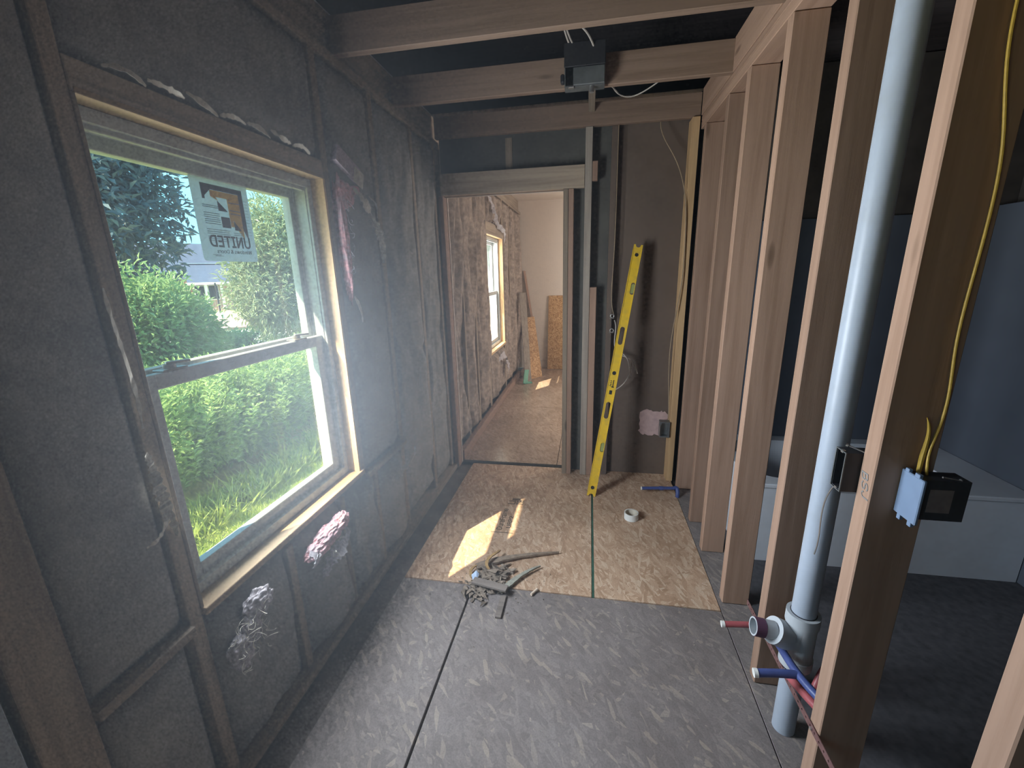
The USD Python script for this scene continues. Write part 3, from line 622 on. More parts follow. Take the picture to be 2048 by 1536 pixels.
# ------------------------------------------------------------------ plumbing
PX, PY = 0.732, 1.325
ps = thing("vent_pipe", "tall white drain pipe standing between open studs", "pipe", (PX, PY, 0))
part(ps, "riser", cyl((PX, PY, .48), (PX, PY, 2.74), .036, 40), pvc, smooth=40)
part(ps, "lower_pipe", pipe((PX, PY, .0), (PX, PY, .34), .036, .031), pvc, smooth=40)
tee = m3.Manifold.cylinder(.20, .046, .046, 40).translate((PX, PY, .30))
def mcyl(a, b, r):
    a, b = np.array(a, float), np.array(b, float); d = b - a; L = np.linalg.norm(d)
    M = trimesh.geometry.align_vectors([0, 0, 1], d / L); M[:3, 3] = a
    return m3.Manifold.cylinder(L, r, r, 36).transform(M[:3, :4])
tee = tee + mcyl((PX, PY, .385), (.655, PY - .012, .425), .040) + mcyl((.685, PY - .008, .41), (.640, PY - .014, .433), .045) + m3.Manifold.cylinder(.04, .050, .050, 40).translate((PX, PY, .465)) + m3.Manifold.cylinder(.035, .050, .050, 40).translate((PX, PY, .295))
part(ps, "tee_fitting", tee, pvc_in, smooth=35)
dirb = np.array([.64 - PX, -.02, .055]); dirb /= np.linalg.norm(dirb)
e0 = np.array([.645, PY - .013, .43]); e1 = e0 + np.array([-1, -.03, .16]) * .068
part(ps, "branch_stub", pipe(e0, e1, .030, .025), pvc_in, smooth=40)
part(ps, "primer_band", pipe(e0 + (e1 - e0) * .52, e0 + (e1 - e0) * .985, .0308, .0302), purple, smooth=40, label="purple primer band")
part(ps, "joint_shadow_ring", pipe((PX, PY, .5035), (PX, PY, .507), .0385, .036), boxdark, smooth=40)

def pex(name, label, segs, r, mat, ends, sm=True):
    t = thing(name, label, "pipe", segs[0][0])
    for s in segs: part(t, "tube", tube(s, r, 14, sm=len(s) > 2), mat, smooth=40)
    for e, d in ends:
        e, d = np.array(e, float), np.array(d, float)
        part(t, "cap", cyl(e, e + d, r * 1.12, 16), capwhite, smooth=40, label="white end cap")
    return t
pex("red_water_pipe", "red plastic water stub poking out behind the pipe tee", [[(.542, 1.46, .298), (.62, 1.462, .305), (.70, 1.466, .308)]], .011, redpex, [((.542, 1.46, .298), (-.012, 0, -.001))])
pex("red_water_pipe", "red plastic supply line sloping past the near stud by the drain pipe", [[(.835, 1.29, .37), (.80, 1.285, .31), (.76, 1.245, .25)], [(.684, 1.255, .305), (.698, 1.17, .324), (.718, 1.10, .335)]], .0125, redpex, [])
pex("blue_water_pipe", "blue plastic supply line with a short capped stub by the drain pipe", [[(.668, 1.41, .345), (.672, 1.33, .362), (.684, 1.20, .369), (.70, 1.14, .372), (.718, 1.10, .372)], [(.682, 1.205, .368), (.62, 1.203, .366), (.562, 1.20, .36)]], .0125, bluepex, [((.562, 1.20, .36), (-.012, 0, -.001))])
pe = thing("blue_water_pipe", "blue plastic elbow pipe lying at the base of the end studs", "pipe", (.62, 3.0, 0.05))
part(pe, "tube", tube([(.42, 2.985, .045), (.55, 2.995, .05), (.655, 3.0, .053)], .012, 14), bluepex, smooth=40)
part(pe, "elbow", tube([(.645, 3.0, .053), (.672, 2.998, .052), (.676, 2.985, .035), (.676, 2.975, -.01)], .0145, 14), bluepex, smooth=40)
part(pe, "coupling", cyl((.545, 2.9945, .0495), (.575, 2.9955, .0505), .0155, 16), bluepex, smooth=40)
part(pe, "cap", cyl((.42, 2.985, .045), (.412, 2.9845, .0445), .0135), capwhite, smooth=40, label="white end cap")
sp = thing("perforated_strap", "rusty red perforated metal strap across the studs by the drain pipe", "strap", (.686, 1.3, .28))
ss = m3.CrossSection.square((.80, .024)).translate((0, -.012))
for k in range(31): ss -= m3.CrossSection.circle(.0035, 10).translate((.02 + k * .0255, 0))
s_ = fix(ss.extrude(.0022)); v = s_.vertices.copy(); s_.vertices = np.c_[XR - .0025 - v[:, 2], 1.64 - v[:, 0], .262 + .045 * v[:, 0] + v[:, 1]]; s_.invert()
part(sp, "band", s_, strap_m)
for yy in (1.515, 1.10): part(sp, "screw", cyl((XR - .003, yy, .262 + .045 * (1.64 - yy)), (XR - .010, yy, .262 + .045 * (1.64 - yy)), .005, 12), steel_bright)

# ------------------------------------------------------------------ electrical boxes and cables on the right studs
eb = thing("device_box", "blue electrical box nailed to the nearest stud below a yellow cable", "electrical box", (.79, 1.05, 1.05))
part(eb, "body", fix(m3.Manifold.cube((.10, .048, .10)).translate((.752, 1.021, 1.052)) - m3.Manifold.cube((.09, .042, .094)).translate((.745, 1.024, 1.055))), boxdark)
part(eb, "face_plate", box(.744, .7515, 1.000, 1.07, 1.046, 1.158, .002), boxblue, label="pale blue side")
part(eb, "label", box(.775, .822, 1.0202, 1.0212, 1.072, 1.130), boxlabel)
parts(eb, "flange", [box(.744, .752, 1.015, 1.03, 1.156, 1.166, .001), box(.744, .752, 1.048, 1.06, 1.156, 1.165, .001), box(.744, .752, 1.01, 1.022, 1.036, 1.048, .001), box(.744, .752, 1.045, 1.056, 1.034, 1.048, .001)], boxblue)
parts(eb, "nail", [cyl((.80, 1.03, 1.157), (.835, 1.03, 1.150), .0022, 8), cyl((.835, 1.03, 1.150), (.837, 1.03, 1.1497), .005, 12)], steel_bright)
yc = thing("yellow_cable", "yellow cable running down the nearest stud into the blue box", "cable", (.79, 1.06, 1.15))
part(yc, "jacket", tube([(.745, 1.062, 2.50), (.752, 1.064, 2.1), (.757, 1.064, 2.0), (.785, 1.064, 1.839), (.791, 1.064, 1.729), (.789, 1.064, 1.612), (.789, 1.064, 1.442), (.796, 1.062, 1.34), (.792, 1.062, 1.255), (.784, 1.06, 1.205), (.783, 1.052, 1.155), (.786, 1.045, 1.10)], .0030, 8), cable_y, smooth=40)
fc = thing("yellow_cable", "short frayed yellow cable end beside the blue box", "cable", (.775, 1.06, 1.15))
part(fc, "jacket", tube([(.766, 1.064, 1.288), (.777, 1.064, 1.242), (.775, 1.064, 1.192), (.769, 1.055, 1.14), (.766, 1.048, 1.10)], np.interp(np.linspace(0, 1, 33), [0, .1, .5, 1], [.001, .003, .0055, .003]), 8), cable_y, smooth=40)
ob = thing("open_device_box", "open black electrical box beyond the nearest stud with a hanging wire", "electrical box", (.66, 1.15, 1.1))
bx = m3.Manifold.cube((.062, .042, .108)).translate((.655, 1.126, 1.058)) - m3.Manifold.cube((.06, .036, .100)).translate((.650, 1.129, 1.062))
part(ob, "body", bx, boxdark)
part(ob, "rim", ring4("x", .6515, .6545, 1.125, 1.169, 1.057, 1.167, .003, .003, .003, .003, .0005), galv)
parts(ob, "screw_tab", [box(.652, .66, 1.140, 1.150, 1.160, 1.168, .001), box(.652, .66, 1.140, 1.150, 1.056, 1.064, .001)], steel_bright)
parts(ob, "nail", [cyl((.668, 1.15, 1.178), (.695, 1.125, 1.170), .002, 8), cyl((.664, 1.153, 1.179), (.668, 1.15, 1.178), .005, 10)], steel_bright)
part(ob, "ground_wire", tube([(.665, 1.165, 1.06), (.655, 1.175, 1.02), (.652, 1.18, .95), (.655, 1.18, .88), (.65, 1.178, .83)], .0016, 6), steel_bright, smooth=40)
# end wall: outlet box in pink patch
wb2 = thing("outlet_box", "small grey outlet box in a pink patch low on the end wall stud", "electrical box", (.6, 3.22, .42))
part(wb2, "body", fix(m3.Manifold.cube((.072, .06, .125)).translate((.558, YE - .035, .372)) - m3.Manifold.cube((.05, .05, .105)).translate((.568, YE - .05, .382))), galv)
part(wb2, "bracket", box(.553, .559, YE - .045, YE - .03, .385, .47, .001), steel_bright)
n_ = 44; an = np.linspace(0, 2 * np.pi, n_, endpoint=False); rr = np.random.default_rng(5)
poly = np.c_[.525 + .105 * np.clip(1.25 * np.cos(an), -1, 1) + rr.normal(0, .006, n_), .445 + .10 * np.clip(1.25 * np.sin(an), -1, 1) + rr.normal(0, .006, n_)]
pm = fix(m3.CrossSection([poly.tolist()]).extrude(.006)); v = pm.vertices.copy(); pm.vertices = np.c_[v[:, 0], YW - .004 + v[:, 2], v[:, 1]]; pm.invert()
part(wb2, "patch", pm, pinkpatch, label="ragged pink patch")

def cable(label, paths, mat, r=.0035, name="white_cable", sheath_tips=None):
    t = thing(name, label, "cable", paths[0][-1])
    for p in paths: part(t, "wire", tube(p, r, 7, n=6), mat, smooth=40)
    return t
cable("white wires looping from the connectors behind the yellow level", [[(.19, 3.27, 1.27), (.20, 3.24, 1.22), (.195, 3.24, 1.10), (.225, 3.25, 1.02), (.30, 3.26, .985), (.35, 3.26, .93), (.375, 3.25, .865)],
      [(.22, 3.26, 1.03), (.28, 3.25, 1.0), (.315, 3.25, .90), (.325, 3.25, .82)], [(.215, 3.25, .735), (.28, 3.25, .79), (.318, 3.25, .87), (.325, 3.25, .97)]], cable_w, .0042)
cable("thin tan cable dropping behind the doorway side of the end wall", [[(.172, 3.255, 2.57), (.173, 3.255, 2.11), (.165, 3.255, 1.6), (.165, 3.255, 1.40), (.185, 3.25, 1.30)]], cable_t, .003, "tan_cable")
cable("thin tan cable curving down the corner stud of the end wall", [[(.44, 3.26, 2.57), (.452, 3.245, 2.50), (.53, 3.23, 2.36), (.61, 3.212, 2.14), (.640, 3.21, 1.8), (.638, 3.205, 1.55), (.610, 3.20, 1.30), (.592, 3.205, 1.08), (.60, 3.21, .8), (.615, 3.21, .52)]], cable_t, .0035, "tan_cable")
for lab, z in (("upper bright cable clamp on the end wall beside the level", 1.303), ("lower bright cable clamp on the end wall beside the level", 1.195)):
    c_ = thing("cable_clamp", lab, "clamp", (.172, 3.25, z))
    part(c_, "ring", fix(trimesh.creation.torus(.013, .004, 20, 10, transform=trimesh.transformations.rotation_matrix(np.pi / 2, [1, 0, 0]) )).apply_translation((.172, 3.25, z)), steel_bright, smooth=True)
    parts(c_, "screw", [cyl((.16, 3.245, z - .016), (.186, 3.245, z - .016), .003, 8), cyl((.155, 3.245, z - .016), (.16, 3.245, z - .016), .006, 10)], steel_bright)

# junction box hanging between joists
jb = thing("junction_box", "square grey metal junction box on the ceiling joist", "junction box", (-.045, 2.57, 2.57))
jbx = m3.Manifold.cube((.205, .075, .19)).translate((-.150, 2.534, 2.560)) - m3.Manifold.cube((.195, .065, .18)).translate((-.145, 2.53, 2.565))
part(jb, "body", jbx, galv)
part(jb, "cover", box(-.152, .057, 2.522, 2.533, 2.645, 2.752, .003), blackp, label="dark upper cover")
part(jb, "lower_plate", box(-.105, .055, 2.524, 2.533, 2.562, 2.643, .003), galv)
part(jb, "side_lug", box(-.172, -.15, 2.54, 2.58, 2.585, 2.625, .006), blackp)
parts(jb, "clamp", [box(-.13, -.10, 2.525, 2.55, 2.553, 2.563, .002), cyl((-.01, 2.55, 2.562), (-.01, 2.55, 2.53), .012, 14)], steel_bright)
cable("white cables rising from the junction box to the joist above it", [[(-.11, 2.53, 2.75), (-.135, 2.43, 2.77), (-.15, 2.25, 2.80), (-.16, 2.05, 2.82)], [(-.125, 2.54, 2.75), (-.148, 2.45, 2.78), (-.16, 2.3, 2.83), (-.165, 2.05, 2.85)], [(-.13, 2.4, 2.79), (-.075, 2.42, 2.775), (-.03, 2.47, 2.75), (.0, 2.54, 2.72)]], cable_w, .005)
cable("pale cable sagging between the junction box and the partition plate", [[(.04, 2.66, 2.60), (.10, 2.80, 2.66), (.145, 2.92, 2.64), (.20, 2.95, 2.63), (.30, 2.92, 2.645), (.41, 2.86, 2.69), (.55, 2.8, 2.72)], [(.06, 2.66, 2.60), (.11, 2.85, 2.65), (.145, 2.92, 2.64)]], cable_w, .004)

# ------------------------------------------------------------------ yellow spirit level leaning on the end wall
A, B = np.array([.045, 2.90, .004]), np.array([.333, YE - .018, 1.80]); Lv = np.linalg.norm(B - A)
lev = thing("spirit_level", "long yellow spirit level leaning against the end wall", "spirit level", A)
dv = (B - A) / Lv; wv = np.array([1, 0, 0]) - dv * dv[0]; wv /= np.linalg.norm(wv); nv = np.cross(dv, wv)   # nv faces away or to room
if nv[1] > 0: nv = -nv
def LM(m, ext=True):
    m = fix(m); v = m.vertices; m = trimesh.Trimesh(A + v[:, :1] * dv + v[:, 1:2] * wv + v[:, 2:3] * nv, m.faces, process=False)
    if np.linalg.det(np.c_[dv, wv, nv]) < 0: m.invert()
    return m
HW = .031
cs = m3.CrossSection.square((Lv, 2 * HW)).translate((0, -HW))
def slot(c, l, w, off=0.): 
    return m3.CrossSection.square((max(l - w, .0005), .0005), True).offset(w / 2, m3.JoinType.Round, circular_segments=20).translate((c * Lv, off))
for c, l, w, o in ((0., .035, .034, 0), (1.0, .040, .034, 0), (.355, .125, .032, 0), (.652, .13, .032, 0), (.845, .0, .0, 0)):
    if l: cs -= slot(c, l, w, o)
holes = [(.035, .028), (.505, .028), (.962, .026)]
for c, d in holes: cs -= m3.CrossSection.circle(d / 2, 20).translate((c * Lv, 0))
cs -= slot(.205, .07, .030, .016); cs -= slot(.835, .085, .030, .016)
bodyl = cs.extrude(.020).translate((0, 0, -.010))
part(lev, "body", LM(bodyl), lvl_y)
parts(lev, "edge_rail", [LM(box(.03, Lv - .03, -HW - .001, -HW + .004, -.0135, .0135, .001)), LM(box(.03, Lv - .03, HW - .004, HW + .001, -.0135, .0135, .001))], lvl_y)
for c, d in holes: part(lev, "vial_housing", LM(fix(m3.Manifold.cylinder(.008, d / 2 - .001, d / 2 - .001, 20).translate((c * Lv, 0, -.004)))), blackp, smooth=30)
for c in (.205, .835): part(lev, "vial", LM(fix(slot(c, .066, .026, .016).extrude(.010).translate((0, 0, -.005)))), vial)
tm = meshkit.text_mesh("LEVEL", .016, .0008, bold=True); v = tm.vertices.copy(); tm.vertices = np.c_[v[:, 0] + .44 * Lv, v[:, 1] - .008, v[:, 2] + .0098]
bars = [box(.452 * Lv + k * .012, .452 * Lv + k * .012 + .005, -.016, -.004, .0098, .0106) for k in range(4)] + [box(.448 * Lv, .478 * Lv, .004, .010, .0098, .0106), box(.448 * Lv, .452 * Lv, -.002, .016, .0098, .0106), box(.42 * Lv, .436 * Lv, -.010, .010, .0098, .0104)]
part(lev, "printed_mark", LM(bars), blackp)

# ------------------------------------------------------------------ things on the floor
rg = thing("tape_roll", "small white roll of tape on the floor by the green joint", "tape", (.312, 2.635, 0))
part(rg, "band", pipe((.312, 2.635, 0.001), (.312, 2.635, .046), .047, .041), tapewhite, smooth=40)
part(rg, "core", pipe((.312, 2.635, 0.002), (.312, 2.635, .045), .041, .038), torn, smooth=40)

def taper(p, w, t, mat, name, label, cat):
    pts = smooth_path(p, 5); n = len(pts); tn = np.gradient(pts, axis=0); tn /= np.linalg.norm(tn, axis=1, keepdims=True)
    s = np.cross(tn, [0, 0, 1.0]); s /= np.linalg.norm(s, axis=1, keepdims=True)
    w = np.interp(np.linspace(0, 1, n), np.linspace(0, 1, len(w)), w)[:, None] * (1 + .12 * np.random.default_rng(n).normal(0, 1, n)[:, None]); up = np.array([0, 0, t])
    V = np.vstack([pts - s * w / 2, pts + s * w / 2, pts - s * w / 2 + up, pts + s * w / 2 + up]); F = []
    for i in range(n - 1):
        q = [(0, 1), (1, 3), (3, 2), (2, 0)]
        for a, b_ in q: F += [[a * n + i, b_ * n + i, b_ * n + i + 1], [a * n + i, b_ * n + i + 1, a * n + i + 1]]
    F += [[0, 2 * n, 3 * n], [0, 3 * n, n], [n - 1, 4 * n - 1, 3 * n - 1], [n - 1, 2 * n - 1, 4 * n - 1]]
    m = trimesh.Trimesh(V, np.array(F), process=False); m.invert()
    return single(name, m, mat, label, cat)
taper([(-.60, 1.985, .012), (-.48, 2.06, .016), (-.31, 2.13, .016), (-.145, 2.187, .008)], [.045, .035, .022, .005], .011, stick_m, "wood_splinter", "long thin brown splinter pointing away from the rubble pile", "splinter")
taper([(-.425, 1.815, .010), (-.36, 1.92, .014), (-.30, 1.99, .016), (-.24, 2.045, .012)], [.022, .030, .020, .005], .010, splinter_m, "wood_splinter", "grey green splinter with a pale knot beside the rubble pile", "splinter")
single("wood_scrap", sbox((-.578, 1.845, .046), (-.388, 1.812, .042), .044, .012), grey_x, "flat grey wood slat lying across the rubble pile", "slat")
single("wood_scrap", sbox((-.405, 1.80, .006), (-.405, 1.655, .0065), .030, .012), grey_x, "short grey wood slat sticking out under the other slat", "slat")
taper([(-.515, 1.955, .03), (-.54, 2.0, .045), (-.515, 2.06, .05), (-.49, 2.125, .035)], [.010, .018, .016, .010], .006, bark_m, "bark_strip", "curved tan bark strip on top of the rubble", "bark")
taper([(-.60, 1.90, .012), (-.62, 1.95, .02), (-.60, 1.99, .02)], [.014, .016, .01], .006, bark_m, "bark_strip", "small curled bark strip at the rubble's window side", "bark")
single("paper_scrap", fix(m3.Manifold.hull_points(np.array([(-.59, 1.868, .03), (-.565, 1.855, .03), (-.56, 1.90, .045), (-.585, 1.91, .05), (-.60, 1.885, .045), (-.575, 1.905, .06)]))), blue_scrap, "pale blue scrap at the edge of the rubble pile", "scrap")
single("wood_peg", fix(cyl((-.265, 1.828, .009), (-.238, 1.872, .009), .007, 12)), peg_m, "small pale wooden peg lying by the floor joint", "peg", smooth=40)
pts, out = rng.normal(0, 1, (300, 2)), []
for (a, c) in pts:
    p = np.array([-.50 + a * .045 + c * .02, 1.90 + c * .058, 0]); s = rng.uniform(.004, .010)
    hgt = max(0, .026 - .25 * np.hypot(p[0] + .49, p[1] - 1.92))
    q = rng.normal(0, 1, (9, 3)) * [s, s * 1.9, s * .7]; q = q @ Rotation.from_euler("z", rng.uniform(0, 6.28)).as_matrix().T
    q += p; q[:, 2] += hgt * rng.random() + .004 - min(0, q[:, 2].min() + hgt * 0); q[:, 2] -= min(0, q[:, 2].min() - .001)
    out.append(fix(m3.Manifold.hull_points(q)))
single("rubble_pile", out, shard, "little heap of rotten wood shards and dirt on the floor joint", "debris", kind="stuff")
pts = rng.normal(0, 1, (150, 2)); out = []
for (a, c) in pts:
    p = np.array([-.44 + a * .13, 1.84 + c * .14, .001]); s = rng.uniform(.0015, .005)
    out.append(fix(m3.Manifold.hull_points(np.abs(rng.normal(0, 1, (6, 3))) * [s, s, s * .5] + p)))
single("wood_crumbs", out, shard, "scattered crumbs of wood around the rubble pile", "debris", kind="stuff")

# stamp printed on the floor sheet
def ftext(s, h, x, y, bold=True):
    m = meshkit.text_mesh(s, h, .0005, bold=bold); v = m.vertices.copy()
    m.vertices = np.c_[x - v[:, 1], y + v[:, 0], .0002 + v[:, 2]]; return m
t1 = ftext("DuraFrame", .036, -.535, 2.375); k = .255 / (t1.bounds[1, 1] - t1.bounds[0, 1]); v = t1.vertices; t1.vertices = np.c_[v[:, 0], 2.385 + (v[:, 1] - t1.bounds[0, 1]) * k, v[:, 2]]
t2 = ftext("URP2", .028, -.482, 2.40); k = .14 / (t2.bounds[1, 1] - t2.bounds[0, 1]); v = t2.vertices; t2.vertices = np.c_[v[:, 0], 2.41 + (v[:, 1] - t2.bounds[0, 1]) * k, v[:, 2]]
part(fl, "stamped_lettering", [t1, t2, box(-.60, -.455, 2.352, 2.358, .0002, .0006)], ink_floor, label="dark stamped lettering on the board")
t3 = ftext("LL", .05, -.50, 2.70); t4 = ftext("IE", .05, -.44, 2.70)
part(fl, "stamped_lettering", [t3, t4, box(-.53, -.47, 2.76, 2.79, .0002, .0005)], ink_floor, label="smudged dark stamp on the board")

# ------------------------------------------------------------------ boards in the next room
def slab(name, quad, t, n, mat, label, cat):
    """leaning board from 4 corner points (bottom pair, top pair) with thickness along n"""
    q = np.array(quad, float); n = np.array(n, float) * t
    return single(name, fix(m3.Manifold.hull_points(np.vstack([q, q + n]))), mat, label, cat)
slab("leaning_plank", [(-.93, 6.20, .005), (-.845, 6.24, .005), (-1.085, 6.70, 1.33), (-.985, 6.74, 1.33)], .03, (-.3, .9, .1), grey_z, "wide grey plank leaning in the next room's corner", "plank")
slab("leaning_plank", [(-.835, 7.17, .003), (-.805, 7.19, .003), (-1.09, 7.20, 1.66), (-1.06, 7.22, 1.66)], .02, (0, 1, 0), pine_z, "thin pale strip leaning against the next room's far wall", "plank")
slab("strand_board_offcut", [(-.90, 6.36, .003), (-.72, 6.62, .003), (-1.05, 6.85, .92), (-.89, 7.02, .92)], .016, (-.7, .5, .2), osb_orange, "orange strand board offcut leaning behind the grey plank", "panel")
slab("strand_board_offcut", [(-.69, 7.17, .003), (-.05, 7.17, .003), (-.67, 7.225, 1.25), (-.03, 7.225, 1.25)], .012, (0, 1, 0), osb_orange, "wide strand board panel leaning on the next room's far wall", "panel")
single("paint_tray", fix([sbox((-.925, 6.10, .015), (-.90, 6.13, .22), .10, .01, up=(1, -.6, 0)), sbox((-.95, 6.12, .012), (-.84, 6.19, .012), .06, .02)]), plain("green_plastic", (0.18, 0.42, 0.32), 0.4), "small green scrap at the foot of the leaning grey plank", "scrap")

# ------------------------------------------------------------------ dust haze hanging in the room
haze = looks("dust_haze_air", {"v": ("principled_volume", {"color": (0.80, 0.90, 1.0), "anisotropy": 0.35}), "g": ("geometry", {}), "s": ("separate_xyz", {}), "r": ("map_range", {"range_type": "smoothstep", "from_min": -1.0, "from_max": 0.45, "to_min": 0.050, "to_max": 0.0})}, [("g.position", "s.vector"), ("s.x", "r.value"), ("r.result", "v.density")], surface=None, volume="v.volume")
single("dust_haze", box(-1.06, 0.60, -1.5, 3.19, 0.10, 2.54), haze, "thin bluish dust haze filling the room before the window", "haze", kind="stuff")

# ------------------------------------------------------------------ outdoors
def leaves(P, N, L, W, seed, fold=.25):
    """leaf blades (two folded halves pointed both ends) at P, growing along N"""
    r = np.random.default_rng(seed); n = len(P); N = N / np.linalg.norm(N, axis=1, keepdims=True)
    s = np.cross(N, r.normal(0, 1, (n, 3)) + [0, 0, 1.5]); s /= np.linalg.norm(s, axis=1, keepdims=True); up = np.cross(s, N)
    l = L * r.uniform(.65, 1.25, (n, 1)); w = W * r.uniform(.7, 1.2, (n, 1))
    a = P; b_ = P + N * l * .5 + s * w / 2 + up * w * fold; c = P + N * l - up * l * .12; d = P + N * l * .5 - s * w / 2 + up * w * fold
    V = np.stack([a, b_, c, d], 1).reshape(-1, 3); i = np.arange(n)[:, None] * 4
    return trimesh.Trimesh(V, np.vstack([i + [0, 1, 2], i + [0, 2, 3]]), process=False)
def clump_points(n, c, r, seed, shell=.55, lump_=.35, f=2.0):
    g = np.random.default_rng(seed); d = g.normal(0, 1, (n, 3)); d /= np.linalg.norm(d, axis=1, keepdims=True)
    R_ = shell + (1 - shell) * g.random((n, 1)) ** .5
    k = 1 + lump_ * 2 * (meshkit.fbm(d * f + seed, 3, seed)[:, None] - .5)
    return np.array(c) + d * R_ * k * np.array(r), d
gd = -0.70
gr = thing("ground", kind="structure", label="lawn outside the window")
part(gr, "lawn", box(-90, -1.42, -30, 90, gd - .5, gd), soil)
D46 = np.array([-math.cos(math.radians(46)), math.sin(math.radians(46)), 0]); U46 = np.array([math.sin(math.radians(46)), math.cos(math.radians(46)), 0])
def strip(d0, d1, u0, u1, z0, z1):
    pts = [D46 * d + U46 * u + np.array([0, 0, z]) for d in (d0, d1) for u in (u0, u1) for z in (z0, z1)]
    return fix(m3.Manifold.hull_points(np.array(pts)))
part(gr, "road", strip(17.5, 24, -40, 40, gd - .1, gd + .02), concrete)
part(gr, "bank", strip(24.5, 31, -40, 40, gd - .1, gd + .12), litter_m)
n = 60000
P = np.c_[-1.7 - 2.0 * rng.random(n) ** .8, rng.uniform(.8, 6.5, n), np.full(n, gd - .01)]
gl = leaves(P, np.c_[rng.normal(0, .6, n), rng.normal(0, .6, n), np.ones(n)], .075, .007, 5)
single("lawn_grass", gl, grass_m, "bright sunlit grass just outside the window", "grass", kind="stuff")
n = 1500
P = np.c_[rng.uniform(-3.95, -3.45, n), rng.uniform(2.6, 5.6, n), np.full(n, gd)]
single("tall_grass", leaves(P, np.c_[rng.normal(0, .6, n), rng.normal(0, .6, n), np.ones(n)], .26, .008, 6), grass_m, "longer dry grass along the foot of the hedge", "grass", kind="stuff")

# hedge
he = thing("hedge", "dense light green hedge filling the lower window", "hedge", (-4.6, 4.4, gd))
P, N = [], []
for k in range(46):
    c = np.array([-4.55 + rng.uniform(-.45, .25), rng.uniform(1.9, 7.6), gd + rng.uniform(.45, .95)])
    p, d = clump_points(1300, c, (.55, .6, .48), 100 + k, .6)
    P.append(p); N.append(d + [0, 0, .5])
P, N = np.vstack(P), np.vstack(N)
ok = P[:, 2] > gd + .08
part(he, "foliage", leaves(P[ok], N[ok] + rng.normal(0, .5, (ok.sum(), 3)), .075, .032, 7), leaf_hedge, kind="stuff")
sh_ = []
for k in range(160):   # upright shoots
    y = rng.uniform(2.2, 6.6); x = -4.1 + rng.uniform(-.5, .25); z0 = gd + rng.uniform(.3, 1.1); h = rng.uniform(.25, .5)
    t_ = np.linspace(0, 1, 26); a_ = t_ * 12
    pp = np.c_[x + .12 * t_, y + .03 * np.sin(k) * t_, z0 + h * t_]
    nn = np.c_[np.cos(a_ * 2.4), np.sin(a_ * 2.4), np.full(26, .55)]
    sh_.append((pp, nn))
part(he, "shoots", leaves(np.vstack([a for a, _ in sh_]), np.vstack([b_ for _, b_ in sh_]), .085, .03, 8), leaf_hedge, kind="stuff")
parts(he, "stem", [tube([(-4.6, y, gd - .05), (-4.55, y + .05, gd + .4), (-4.6, y + .1, gd + .8)], .025, 7) for y in np.linspace(2.2, 7.2, 9)], trunk_m)

def bush(name, label, cat, c, r, n, L, W, mat, seed, trunk=True, f=2.0, lump_=.35, spread=.7, shell=.5, parts=9):
    t = thing(name, label, cat, (c[0], c[1], gd))
    P, N = [], []; g = np.random.default_rng(seed)
    for k in range(parts):
        d = g.normal(0, 1, 3); d /= np.linalg.norm(d); cc = np.array(c) + d * np.array(r) * .55
        p, nn = clump_points(n // parts, cc, np.array(r) * .52, seed + k, shell, lump_, f); P.append(p); N.append(nn)
    P, N = np.vstack(P), np.vstack(N); ok = P[:, 2] > gd + .05
    part(t, "foliage", leaves(P[ok], N[ok] + g.normal(0, spread, (ok.sum(), 3)), L, W, seed), mat, kind="stuff")
    if trunk:
        part(t, "trunk", tube([(c[0], c[1], gd - .05), (c[0] + .05, c[1], gd + (c[2] - gd) * .5), (c[0], c[1] + .05, c[2])], np.linspace(.10, .05, 17), 10), trunk_m, smooth=40)
        for k in range(7):
            d = g.normal(0, 1, 3); d[2] = abs(d[2]); d /= np.linalg.norm(d); e = np.array(c) + d * np.array(r) * .75
            m_ = (np.array(c) + e) / 2 + [0, 0, .1]
            part(t, "branch", tube([(c[0], c[1], gd + (c[2] - gd) * .7), m_, e], np.linspace(.045, .012, 17), 7), trunk_m, smooth=40)
    return t
bush("shrub", "tall bright green shrub standing behind the hedge", "shrub", (-6.5, 4.75, .5), (.95, 1.6, 1.5), 46000, .10, .04, leaf_shrub, 200, parts=22)
bush("shrub", "darker green shrub between the tall shrub and the road", "shrub", (-8.3, 9.0, -.1), (1.0, 1.0, .75), 16000, .09, .035, leaf_shrub, 230, parts=12)
bush("broadleaf_tree", "dark glossy broadleaf tree rising above the tall shrub", "tree", (-9.9, 6.95, 3.3), (1.9, 1.85, 3.0), 17000, .22, .085, leaf_mag, 300, parts=26, spread=.9)
bush("olive_tree", "pale silvery green tree at the window's far side", "tree", (-6.3, 8.35, 1.75), (1.05, 1.45, 1.55), 26000, .13, .035, leaf_olive, 400, parts=20, spread=.9)
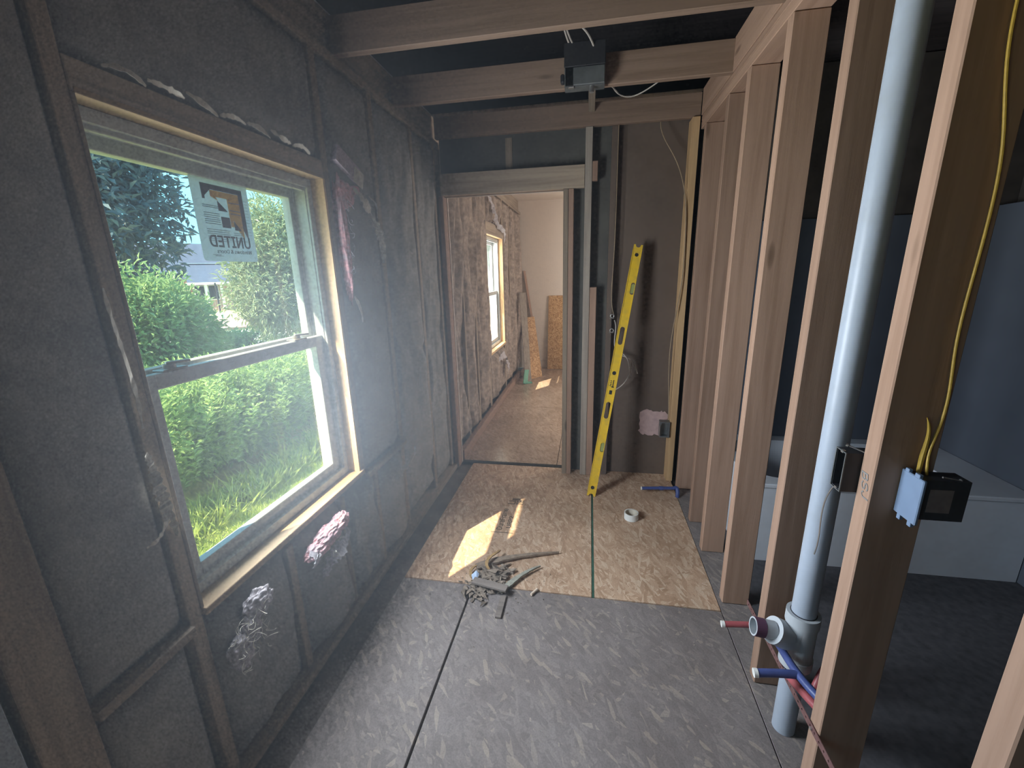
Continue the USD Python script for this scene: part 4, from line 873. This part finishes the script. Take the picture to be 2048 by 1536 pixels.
# tree outside beside the house whose shade falls on the upper sash
# neighbour's house
def hp(d, u, z): return D46 * d + U46 * u + np.array([0, 0, z])
def hull(*p): return fix(m3.Manifold.hull_points(np.array(p)))
nh = thing("neighbor_house", "low brick house with grey roof across the road", "house", hp(44, 2, gd))
part(nh, "wall", [hull(*[hp(d, u, z) for d in (44, 52) for u in (-7, 11) for z in (gd, 1.9)]), hull(*[hp(d, u, z) for d in (41.8, 44.2) for u in (-1.9, 11) for z in (gd, 1.55)])], brick_m)
part(nh, "roof", hull(hp(43.6, -7.5, 1.8), hp(43.6, 11.5, 1.8), hp(48, -7.5, 4.85), hp(48, 11.5, 4.75), hp(52.4, -7.5, 1.8), hp(52.4, 11.5, 1.8), hp(43.6, -7.5, 1.7), hp(52.4, 11.5, 1.7)), roof_m)
part(nh, "porch_roof", hull(hp(41.2, -2.1, 1.50), hp(41.2, 11.5, 1.50), hp(45.2, -2.5, 3.0), hp(45.2, 11.5, 3.0), hp(45.2, -2.1, 1.5), hp(45.2, 11.5, 1.5)), roof_m)
parts(nh, "ridge_cap", [hull(*[hp(45.0 + a, u, 3.0 + z) for a in (0, .25) for u in (-2.6, 11) for z in (0, .09)]), hull(*[hp(47.9, u, 4.55 + z) for u in (-7.5, 11) for z in (0, .09)], *[hp(47.7, u, 4.6) for u in (-7.5, 11)])], roof_edge)
part(nh, "fascia", hull(*[hp(d, u, z) for d in (41.1, 41.2) for u in (-2.2, 11.5) for z in (1.33, 1.52)]), trimwhite)
for u in (-1.45, -.55, 2.2, 4.5):
    f_ = part(nh, "window_frame", hull(*[hp(d, u + a, z) for d in (41.70, 41.82) for a in (-.36, .36) for z in (.15, 1.28)]), trimwhite)
    part(f_, "pane", hull(*[hp(d, u + a, z) for d in (41.66, 41.71) for a in (-.30, .30) for z in (.22, 1.22)]), paneblack)
for u in (-1.0, 0.0, 3.3): part(nh, "porch_post", hull(*[hp(d, u + a, z) for d in (41.25, 41.40) for a in (-.09, .09) for z in (gd, 1.34)]), trimwhite)
up_ = thing("signpost", "thin dark post by the neighbour's lawn", "post", hp(33, -.30, gd))
part(up_, "pole", cyl(hp(33, -.30, gd), hp(33, -.30, 1.5), .05, 10), blackp)
part(up_, "base", cyl(hp(33, -.30, gd), hp(33, -.30, gd + .35), .16, 12), trimwhite)
sw = thing("stone_wall", "low dark stone wall by the road beyond the pale tree", "wall", hp(26, 4.0, gd))
g = np.random.default_rng(77)
for r_ in range(3):
    for k in range(10):
        c = hp(25.5, 2.9 + k * .42 + (r_ % 2) * .2, gd + .22 + r_ * .27)
        q = c + g.normal(0, 1, (16, 3)) * .001; bb = trimesh.creation.icosphere(subdivisions=1).vertices
        q = c + (bb[:, :1] * U46 * .22 + bb[:, 1:2] * D46 * .18 + bb[:, 2:] * np.array([0, 0, .14])) * (1 + .15 * g.normal(0, 1, (len(bb), 1)))
        part(sw, "stone", fix(m3.Manifold.hull_points(q)), trunk_m if (r_ + k) % 3 else litter_m)
